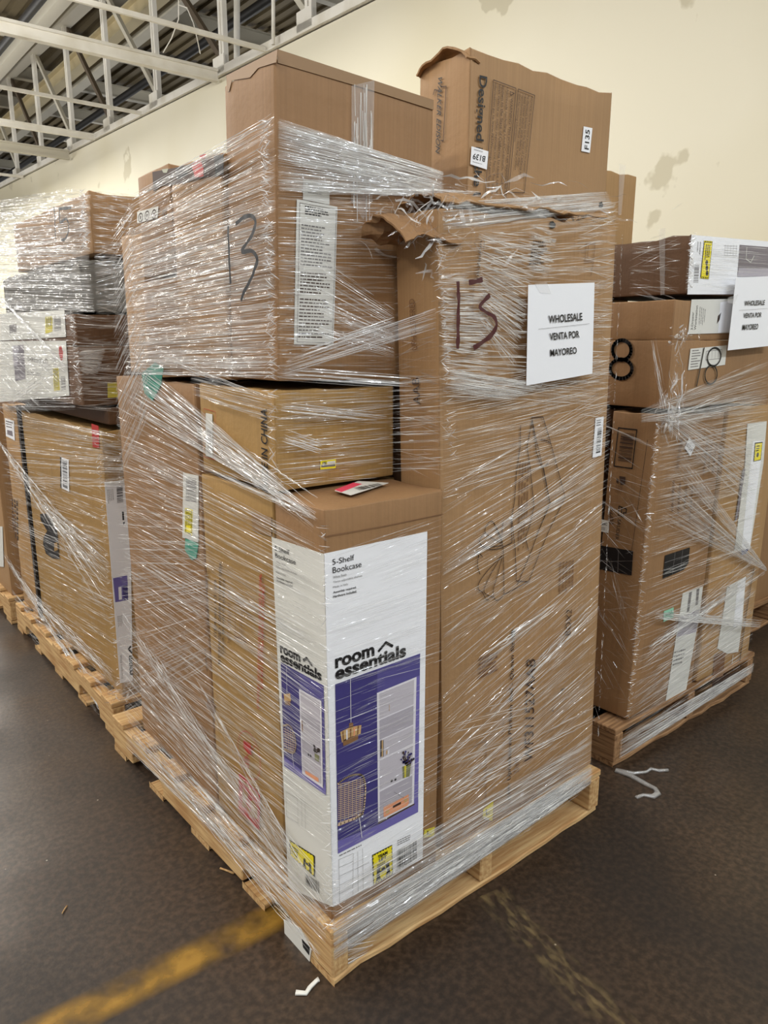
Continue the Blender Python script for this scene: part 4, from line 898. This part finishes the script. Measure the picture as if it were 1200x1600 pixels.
    def rope(s, plane, a, b, n, spread=.006, wd=.0016, off=.008, crop=None, flare=0.0, p1=None):
        p0, nn = plane; R = s.r
        def P(q, pl):
            u, v = q
            if crop: ox, oy, k = crop; u, v = ox+u/k, oy+v/k
            m_ = Vector(pl[1]).normalized(); return hit(u, v, pl[0], m_)+m_*off
        A_, B_ = P(a, plane), P(b, p1 or plane); nn = Vector(nn).normalized(); L = (B_-A_).length; N = max(6, int(L/.025))
        sd = nn.cross(B_-A_).normalized()
        for _ in range(n):
            g, f = R.gauss(0, spread), R.gauss(0, flare); u0, u1 = sorted((max(0, R.uniform(-.5, .7)), min(1, R.uniform(.3, 1.5))))
            if u1-u0 < .1: continue
            pts = [A_.lerp(B_, u0+(u1-u0)*i/N)+sd*(g+f*(u0+(u1-u0)*i/N)*2+.001*noise.noise(Vector((i*.7, g*900, 0))))+nn*abs(R.gauss(0, .002)) for i in range(N+1)]
            s.ribbon(pts, nn, wd*R.uniform(.5, 2), R.choice((0, 0, 2)), .8)
    def build(s):
        o = mesh(s.name, s.V, s.F, s.M, mi=s.mi, smooth=True); s.o = o
        return tag(o, s.label, 'stretch wrap', kind='thing')
    def marker(s, plane, strokes, wd, mt, label, off=.01, crop=None):
        V, F = [], []; nn = Vector(plane[1]).normalized()
        for st in strokes:
            P = []
            for u, v in st:
                if crop: ox, oy, k = crop; u, v = ox+u/k, oy+v/k
                P.append(hit(u, v, plane[0], nn)+nn*off)
            P = [P[0]]+P+[P[-1]]; out = []
            for i in range(1, len(P)-2):
                for j in range(6):
                    t = j/6; a, b, c, d = P[i-1:i+3]; out.append(.5*((2*b)+(c-a)*t+(2*a-5*b+4*c-d)*t*t+(3*b-a-3*c+d)*t*t*t))
            out.append(P[-2]); k0 = len(V)
            for i, p in enumerate(out):
                t = (out[min(i+1, len(out)-1)]-out[max(0, i-1)]).normalized(); q = nn.cross(t)*wd*(.4+.2*noise.noise(p*60))
                e = nn*.002*noise.noise(p*45); V += [p-q+e, p+q+e]
            for i in range(len(out)-1): k = k0+2*i; F.append((k, k+1, k+3, k+2))
        o = mesh('marker_number', V, F, mt, parent=s.o); o['label'] = label; return o

LX = ((.004, 0, 0), (-1, 0, 0))                                   # long side of the central load
def vplane(a, b): return ((a[0], a[1], 0), (b[1]-a[1], -(b[0]-a[0]), 0))
RY = vplane((.0, .012), (1.0, .034))                              # short side of the central load
RYB = vplane((0, -.012), (1.0, .010)); LXB = vplane((-.032, 1.29), (-.006, 0))
SPAN = vplane((.012, .185), (.345, .034))                         # film bridging from the tallest carton to the bed carton
ER = ((0, .185, 0), (0, -1, 0))
DR = ((0, .190, 0), (0, -1, 0))
BL = ((.338, 0, 0), (-1, 0, 0))
W = Film('stretch_wrap', 'clear stretch film wound round the tall central load, marked thirteen twice', 11)
# long side, upper part: dense near level strands
W.fan(LX, (205, 318), (433, 186), (205, 370), (433, 245), 60, full=.4, soft=.2, roll=1.0)
W.fan(LX, (200, 350), (433, 245), (196, 585), (433, 590), 820, wd=.0013, full=.3, soft=.2, layer=.15, roll=1.0)
W.fan(LX, (205, 400), (433, 320), (198, 580), (433, 580), 90, wd=.004, full=.2, soft=.7, layer=.3, roll=.6)
W.rope(LX, (212, 312), (433, 188), 26, .004)
FARL = ((.03, 0, 0), (-1, 0, 0))
W.fan(LX, (176, 360), (212, 315), (188, 760), (240, 640), 260, wd=.002, full=.4, soft=.3, layer=.3)
W.fan(LX, (184, 600), (330, 700), (190, 1120), (330, 1040), 420, wd=.0015, full=.12, soft=.35, layer=.15)
# diagonal bundles crossing to the bookcase corner
W.fan(LX, (215, 555), (430, 740), (205, 640), (500, 812), 170, wd=.0015, full=.35, soft=.15, jit=.05)
W.fan(LX, (300, 585), (430, 612), (305, 620), (430, 660), 60, wd=.0014, full=.3)
W.rope(LX, (225, 600), (498, 808), 34, .012, flare=.006)
W.rope(LX, (310, 720), (500, 806), 18, .008)
W.rope(LX, (260, 560), (432, 625), 14, .006)
# long side, lower part: strands slanting down toward the corner
W.fan(LX, (200, 690), (505, 850), (195, 900), (512, 1085), 330, wd=.0013, full=.14, soft=.3, layer=.08, jit=.03)
W.fan(LX, (195, 850), (515, 1085), (192, 1080), (519, 1330), 360, wd=.0014, full=.16, soft=.3, layer=.1, jit=.04)
W.fan(LXB, (190, 1000), (519, 1380), (200, 1170), (512, 1470), 260, wd=.0018, full=.3, soft=.25, layer=.2, jit=.05)
W.rope(LX, (195, 960), (512, 1440), 44, .02, .0018)
W.rope(LX, (310, 1060), (515, 1420), 24, .012, .0016)
W.rope(LXB, (300, 1215), (510, 1445), 34, .012, .002)
W.rope(LXB, (205, 1130), (505, 1490), 36, .015, .002)
W.rope(LX, (335, 905), (510, 1010), 16, .014)
W.rope(LX, (390, 1215), (450, 1330), 18, .008)
# short side on bookcase and bed carton
W.fan(RY, (508, 862), (690, 800), (512, 1080), (690, 1020), 130, wd=.0010, full=.18, soft=.5, layer=.05)
W.fan(RY, (512, 1060), (690, 1000), (519, 1400), (690, 1290), 170, wd=.0011, full=.18, soft=.4, layer=.05, jit=.05)
W.fan(RY, (690, 760), (955, 600), (690, 1010), (940, 860), 280, wd=.0013, full=.1, soft=.3, layer=.08, jit=.05, lens=(.08, .35))
W.fan(RY, (690, 990), (940, 780), (690, 1300), (930, 1080), 270, wd=.0014, full=.1, soft=.3, layer=.08, jit=.07, lens=(.08, .4))
W.fan(RY, (690, 1180), (928, 980), (690, 1380), (922, 1190), 190, wd=.0015, full=.14, soft=.3, layer=.1, jit=.06, lens=(.08, .4))
W.fan(RY, (690, 1120), (830, 1090), (690, 1300), (800, 1240), 70, wd=.0013, full=.3, jit=.06)
W.rope(RY, (760, 1110), (930, 940), 26, .014); W.rope(RY, (745, 1030), (870, 940), 18, .01); W.rope(RY, (690, 1240), (925, 1120), 18, .02)
W.fan(RYB, (519, 1440), (922, 1196), (520, 1500), (921, 1224), 330, wd=.0022, full=.35, soft=.35, layer=.4, jit=.03)
W.fan(RYB, (519, 1385), (922, 1150), (520, 1445), (922, 1200), 190, wd=.0016, full=.25, soft=.35, layer=.15, jit=.05)
W.fan(RYB, (519, 1450), (922, 1200), (520, 1490), (922, 1220), 60, wd=.006, full=.5, soft=.8, layer=.2, jit=.03, roll=.5)
W.rope(RYB, (560, 1450), (922, 1207), 40, .012, .002)
# bed carton, upper half: overlapping layers, pale strands packed in to make its white glare
W.fan(RY, (683, 360), (962, 330), (690, 620), (950, 640), 420, wd=.0016, full=.08, soft=.3, layer=.2, jit=.08, lens=(.06, .3))
W.fan(RY, (684, 430), (760, 430), (690, 590), (760, 600), 260, wd=.0022, full=.2, soft=.2, layer=.3, roll=.7, jit=.06)
W.fan(RY, (745, 360), (840, 380), (745, 520), (800, 590), 300, wd=.0022, full=.2, soft=.2, layer=.3, roll=.7, jit=.1)
W.fan(RY, (825, 350), (868, 365), (820, 425), (860, 430), 90, wd=.0024, full=.2, soft=.2, layer=.6, roll=.7, jit=.1)
W.fan(RY, (700, 580), (850, 600), (700, 612), (800, 625), 120, wd=.002, full=.3, soft=.3, layer=.3, jit=.1)
W.fan(RY, (684, 600), (950, 560), (690, 780), (950, 700), 260, wd=.0013, full=.1, soft=.3, layer=.1, jit=.06, lens=(.08, .35))
W.fan(RY, (900, 320), (965, 312), (905, 600), (950, 600), 130, wd=.0018, full=.3, soft=.4, layer=.2, jit=.08)
W.fan(RY, (690, 880), (930, 700), (690, 900), (930, 760), 40, wd=.0018, full=.4)
# short side of the tallest carton and the bridge to the bed carton
W.fan(ER, (433, 186), (690, 270), (433, 300), (685, 310), 330, wd=.0016, full=.4, soft=.2, layer=.15, roll=1.0)
W.fan(ER, (433, 190), (690, 268), (433, 250), (690, 300), 90, wd=.0022, full=.7, soft=.1, layer=.4, roll=.8)
W.fan(ER, (433, 290), (615, 300), (430, 590), (612, 590), 330, wd=.0012, full=.12, soft=.4, layer=.1, jit=.03)
W.fan(ER, (433, 380), (475, 380), (430, 590), (475, 590), 120, wd=.0018, full=.3, soft=.3, layer=.3)
W.fan(SPAN, (500, 400), (615, 480), (480, 520), (615, 560), 80, wd=.0012, full=.5, soft=.3, jit=.06)
W.fan(SPAN, (450, 560), (680, 480), (440, 590), (680, 520), 40, wd=.0014, full=.6, soft=.2, jit=.05)
W.rope(SPAN, (432, 580), (640, 595), 18, .01); W.rope(SPAN, (470, 550), (615, 500), 16, .004)
W.fan(DR, (430, 615), (615, 605), (430, 760), (615, 740), 170, wd=.0014, full=.15, soft=.3, layer=.15, jit=.05, lens=(.08, .4))
W.rope(DR, (436, 635), (600, 652), 22, .008, .002); W.rope(DR, (440, 680), (500, 700), 14, .008, .002)
W.fan(BL, (618, 400), (684, 370), (622, 720), (690, 740), 190, wd=.0012, full=.3, soft=.4, layer=.1, jit=.08)
W.fan(RY, (600, 590), (690, 585), (610, 740), (690, 735), 60, wd=.0012, full=.5, soft=.4, jit=.05)
# film drawn up over the bed carton's crushed top
W.tangle((.33, .08, 1.62), (.05, .04, .03), 110); W.tangle((.34, .08, 1.66), (.05, .05, .03), 130); W.tangle((.60, .07, 1.70), (.13, .04, .018), 130); W.tangle((.84, .08, 1.71), (.05, .04, .012), 60)
TOPP = ((0, .05, 0), (0, -1, 0))
W.fan(TOPP, (690, 318), (945, 300), (690, 360), (958, 325), 150, wd=.0020, full=.3, soft=.4, layer=.3, jit=.04)
W.rope(((0, .1, 0), (0, -1, 0)), (560, 300), (745, 302), 22, .004, .002)
# pleats gathered along the edges
W.edge((.006, .183, 1.80), (.004, .183, 1.32), 330, (-.7, -.7, 0)); W.edge((.004, .19, 1.30), (.004, .19, 1.10), 60, (-.7, -.7, 0))
W.edge((.318, .034, 1.60), (.362, .03, 1.15), 200, (-.7, -.7, 0)); W.edge((.94, .034, 1.66), (.985, .034, .25), 330, (.5, -.8, 0), .008)
W.edge((.006, .012, 1.07), (.006, .012, .30), 110, (-.7, -.7, 0), .007); W.edge((.006, .008, .30), (.0, .0, .15), 110, (-.7, -.7, 0), .02)
W.edge((.0, .86, 1.74), (.0, .9, 1.32), 160, (-1, -.2, 0), .02)
W.fan(RY, (519, 1470), (600, 1450), (515, 1530), (560, 1500), 60, wd=.002, full=.3, soft=.3, layer=.3, jit=.2)
W.build()
W.marker(LX, [[(443, 370), (445, 430), (447, 500), (450, 585)], [(473, 362), (500, 338), (530, 332), (546, 350), (540, 390), (515, 430), (496, 465), (530, 462), (550, 482), (551, 510), (532, 560), (505, 612), (490, 648)]], .0105, INK, 'handwritten black 13', .012, (180, 200, 2.4))
W.marker(RY, [[(195, 400), (200, 500), (200, 650), (195, 820)], [(262, 408), (305, 402), (352, 388)], [(395, 485), (365, 515), (333, 560), (370, 590), (420, 620), (436, 670), (410, 730), (350, 780), (295, 815)]], .0125, MARK, 'handwritten dark red 13', .012, (660, 340, 4))

# film of the load marked 15
L15 = ((.02, 0, 0), (-1, 0, 0)); L15w = ((-.012, 0, 0), (-1, 0, 0)); R15 = ((0, 1.37, 0), (0, -1, 0))
W15 = Film('stretch_wrap', 'milky stretch film wound round the load hand marked fifteen', 23)
L15t = ((.055, 0, 0), (-1, 0, 0))
W15.fan(L15t, (-30, 315), (143, 295), (-30, 400), (143, 385), 290, wd=.0024, full=.25, soft=.35, layer=.3, jit=.05)
W15.fan(L15, (-30, 390), (140, 385), (-30, 480), (150, 490), 330, wd=.0026, full=.2, soft=.4, layer=.3, jit=.1)
W15.fan(L15w, (-30, 480), (118, 490), (-30, 640), (120, 640), 240, wd=.002, full=.25, soft=.5, layer=.25, jit=.06)
W15.fan(L15w, (0, 470), (130, 590), (0, 640), (30, 660), 110, wd=.002, full=.5, soft=.4, layer=.2, jit=.05)
W15.rope(L15w, (0, 460), (105, 572), 22, .004, .003); W15.rope(L15w, (20, 625), (110, 560), 14, .006, .002, flare=.03)
W15.fan(L15, (5, 640), (190, 680), (5, 760), (200, 760), 150, wd=.0018, full=.2, soft=.3, layer=.2, jit=.06)
W15.fan(L15, (5, 720), (170, 770), (30, 980), (185, 1090), 420, wd=.0022, full=.12, soft=.4, layer=.12, jit=.06, lens=(.1, .4))
W15.rope(L15, (-5, 680), (172, 930), 40, .01, .0028, flare=.03); W15.rope(L15, (5, 860), (185, 1130), 40, .01, .0028, flare=.02)
W15.fan(L15, (60, 775), (172, 860), (70, 800), (172, 925), 70, wd=.002, full=.6, soft=.3, layer=.2)
W15.rope(L15, (40, 920), (180, 1060), 30, .02, .002)
W15.fan(L15, (5, 900), (100, 1020), (10, 990), (160, 1120), 150, wd=.0022, full=.3, soft=.35, layer=.25, jit=.1)
W15.fan(R15, (143, 295), (210, 305), (146, 385), (200, 390), 110, wd=.0022, full=.3, soft=.3, layer=.15, jit=.1)
W15.fan(R15, (146, 385), (190, 380), (150, 490), (190, 490), 150, wd=.003, full=.3, soft=.3, layer=.4, jit=.1)
W15.fan(R15, (110, 490), (190, 495), (120, 640), (190, 640), 190, wd=.002, full=.3, soft=.45, layer=.2, jit=.06)
W15.fan(R15, (122, 550), (165, 545), (125, 580), (150, 590), 110, wd=.004, full=.4, soft=.3, layer=.5, roll=.5)
W15.fan(R15, (150, 690), (210, 700), (160, 760), (210, 750), 90, wd=.003, full=.3, soft=.2, layer=.3, jit=.2)
W15.fan(R15, (180, 1070), (212, 1060), (185, 1120), (212, 1100), 90, wd=.002, full=.5, soft=.4, layer=.2)
W15.edge((.05, 1.372, 1.85), (.045, 1.372, 1.67), 160, (-.7, -.7, 0), .02, .002); W15.edge((-.01, 1.385, 1.48), (-.01, 1.385, 1.2), 130, (-.7, -.7, 0), .012, .002)
W15.edge((.03, 1.37, 1.1), (.03, 1.37, .2), 130, (-.7, -.7, 0), .01, .0018); W15.tangle((.03, 1.36, .17), (.02, .02, .02), 50)
W15.edge((.0, 2.0, 1.86), (0, 2.0, 1.5), 130, (-1, 0, 0), .03, .003)
W15.build()
W15.marker(L15t, [[(395, 185), (400, 300), (405, 415)], [(432, 195), (433, 240), (434, 288), (475, 265), (492, 310), (480, 375), (460, 400), (440, 403)], [(425, 200), (470, 196), (508, 190)]], .011, INK, 'handwritten black 15', .019, (0, 280, 4.21))

# film of the load marked 18
L18 = ((1.29, 0, 0), (-1, 0, 0)); R18 = ((0, .128, 0), (0, -1, 0))
W18 = Film('stretch_wrap', 'clear stretch film wound round the load hand marked eighteen', 37)
W18.fan(R18, (1030, 640), (1195, 610), (1022, 800), (1190, 760), 260, wd=.0016, full=.25, soft=.4, layer=.2, jit=.08)
W18.fan(R18, (1050, 640), (1190, 700), (1030, 660), (1170, 800), 90, wd=.0018, full=.5, soft=.4, layer=.2, jit=.08)
W18.fan(R18, (1020, 800), (1190, 760), (975, 1130), (1172, 1010), 330, wd=.0015, full=.14, soft=.35, layer=.1, jit=.08, lens=(.1, .4))
W18.fan(R18, (1010, 1010), (1180, 860), (968, 1165), (1172, 1030), 200, wd=.0016, full=.2, soft=.3, layer=.1, jit=.1, lens=(.1, .4))
W18.fan(R18, (1060, 700), (1196, 888), (1030, 820), (1196, 892), 90, wd=.0022, full=.7, soft=.5, layer=.4)
W18.rope(R18, (1020, 960), (1185, 975), 30, .008, .003); W18.rope(R18, (1010, 1010), (1192, 890), 30, .01, .0025); W18.rope(R18, (1090, 985), (1178, 920), 14, .006)
W18.fan(R18, (968, 1155), (1176, 1035), (966, 1185), (1174, 1050), 190, wd=.002, full=.4, soft=.3, layer=.3, jit=.05)
W18.fan(R18, (1000, 640), (1200, 560), (1000, 660), (1200, 640), 110, wd=.0018, full=.4, soft=.5, layer=.2, jit=.1)
W18.fan(R18, (1085, 370), (1200, 380), (1080, 450), (1200, 460), 60, wd=.0014, full=.3, soft=.6, layer=.1)
W18.fan(L18, (945, 680), (1028, 720), (930, 1120), (972, 1165), 130, wd=.0012, full=.15, soft=.4, jit=.15, lens=(.1, .5))
W18.rope(L18, (935, 660), (1030, 700), 8, .003); W18.rope(L18, (935, 775), (1012, 832), 10, .002, .0012); W18.rope(L18, (955, 870), (985, 990), 8, .008, .0012)
L18u = ((1.44, 0, 0), (-1, 0, 0))
W18.fan(L18u, (985, 370), (1066, 370), (985, 460), (1062, 460), 60, wd=.0016, full=.2, soft=.3, layer=.2, jit=.4, wave=.006)
W18.edge((1.44, .13, 1.71), (1.445, .13, 1.55), 150, (-.3, -1, 0), .012, .0022); W18.edge((1.335, .13, 1.16), (1.30, .13, .16), 260, (-.5, -.8, 0), .012, .0016)
W18.tangle((1.385, .115, 1.17), (.022, .012, .035), 130, .0016); W18.tangle((1.40, .12, 1.29), (.016, .012, .06), 70, .0014); W18.tangle((1.43, .13, 1.40), (.03, .012, .025), 60)
W18.rope(((0, .11, 0), (0, -1, 0)), (1015, 530), (1035, 640), 14, .008); W18.rope(((0, .11, 0), (0, -1, 0)), (1040, 655), (1120, 620), 16, .004)
W18.build()

# ---------------------------------------------------------------- paper signs taped to the film
def sign(label, y, px4, crop, lines_, rule, tilt=0):
    pts = [at(u, v, 'y', y) for u, v in px4]; c = sum(pts, Vector())/4
    n = 14; V, F = [], []
    for j in range(n+1):
        for i in range(n+1):
            a, b_ = i/n, j/n; p = pts[0].lerp(pts[1], a).lerp(pts[3].lerp(pts[2], a), b_)
            V.append(p-c)
    for j in range(n):
        for i in range(n): k = j*(n+1)+i; F.append((k, k+n+1, k+n+2, k+1))
    o = mesh('paper_sign', V, F, PAPER, loc=c); so = o.modifiers.new('thick', 'SOLIDIFY'); so.thickness = .0006
    tag(o, label, 'sign'); o['dim'] = (0, .0004, 0)
    P = Print(o, 'F', crop, off=.0016)
    for t, a, b_, d in lines_: P.text(t, a, b_, d, INK, 1, .02)
    P.stroke(rule, .0007, INKG); P.build('printed_text')
    return o
s1 = sign('white paper sign reading wholesale, taped to the central load', .016, [(825.5, 445), (929, 441.5), (925.5, 584), (822.5, 602.5)], (660, 340, 4),
     [('WHOLESALE', (787, 662), (997, 642), (784, 612)), ('VENTA POR', (794, 768), (979, 750), (790, 722)), ('MAYOREO', (797, 868), (962, 850), (795, 824))], [(722, 697), (1040, 663)])
s2 = sign('white paper sign reading wholesale, taped to load 18 by the wall', .112, [(1150, 434), (1214, 431), (1207, 540), (1137, 547.5)], (900, 300, 4),
     [('WHOLESALE', (1048, 712), (1175, 706), (1052, 680)), ('VENTA POR', (1042, 788), (1155, 782), (1046, 757)), ('MAYOREO', (1035, 864), (1133, 858), (1040, 828))], [(1015, 740), (1195, 728)])
P = Print(s1, 'F', (660, 340, 4)); P.slab([(700, 412), (775, 405), (800, 475), (735, 470)], CLTAPE, 1); P.build('clear_tape')
P = Print(s2, 'F', (900, 300, 4)); P.slab([(950, 660), (1010, 640), (990, 700), (945, 692)], CLTAPE, 1); P.build('clear_tape')

# ---------------------------------------------------------------- scraps on the floor
def strip(name, label, cat, pts, wd, m, th=.003, grp=None):
    V, F = [], []; c = sum((Vector(p) for p in pts), Vector())/len(pts); c.z = 0
    P = [Vector(p)-c for p in pts]
    for i, p in enumerate(P):
        t = (P[min(i+1, len(P)-1)]-P[max(0, i-1)]).normalized(); q = Vector((-t.y, t.x, 0))*wd*(.5+.35*noise.noise(p*40+Vector((i, 0, 0))))
        V += [p-q, p+q, p+q*.6+Vector((0, 0, th)), p-q*.6+Vector((0, 0, th))]
    for i in range(len(P)-1):
        a = 4*i; F += [(a+e, a+(e+1) % 4, a+4+(e+1) % 4, a+4+e) for e in range(4)]
    k = 4*(len(P)-1); F += [(3, 2, 1, 0), (k, k+1, k+2, k+3)]
    return tag(mesh(name, V, F, m, loc=c, smooth=True), label, cat, grp)
fz = lambda u, v, z=.002: at(u, v, 'z', z)
strip('film_scrap', 'small white scrap of film on the floor at the front pallet corner', 'film scrap', [fz(462, 1551), fz(478, 1552), fz(484, 1543), fz(494, 1533), fz(498, 1530, .004)], .012, PAPERL)
T1 = strip('film_tail', 'loose twisted tail of film trailing on the floor from load 18', 'film scrap', [fz(962, 1204), fz(985, 1212), fz(1010, 1226), fz(1024, 1233), (fz(1028, 1240)), fz(1020, 1245), fz(1005, 1243), fz(994, 1247)], .018, FILM3, .006)
strip('film_tail', 'shorter loose tail of film pointing along the edge of load 18', 'film scrap', [fz(962, 1203), fz(990, 1209), fz(1010, 1207), fz(1017, 1202), fz(1030, 1205), fz(1044, 1204)], .012, FILM3, .006)
strip('wood_splinter', 'pale wood splinter on the floor beside the long pallet side', 'splinter', [fz(344, 1357), fz(355, 1361), fz(366, 1365)], .006, WD['palex'])
strip('wood_splinter', 'pale wood chip on the floor near the far pallet stringer', 'splinter', [fz(889, 1284), fz(894, 1286), fz(899, 1286)], .008, WD['palex'])
strip('wood_splinter', 'thin straw coloured sliver alone on the bare floor', 'splinter', [fz(97, 1428), fz(101, 1421), fz(105, 1416)], .003, WD['palex'])
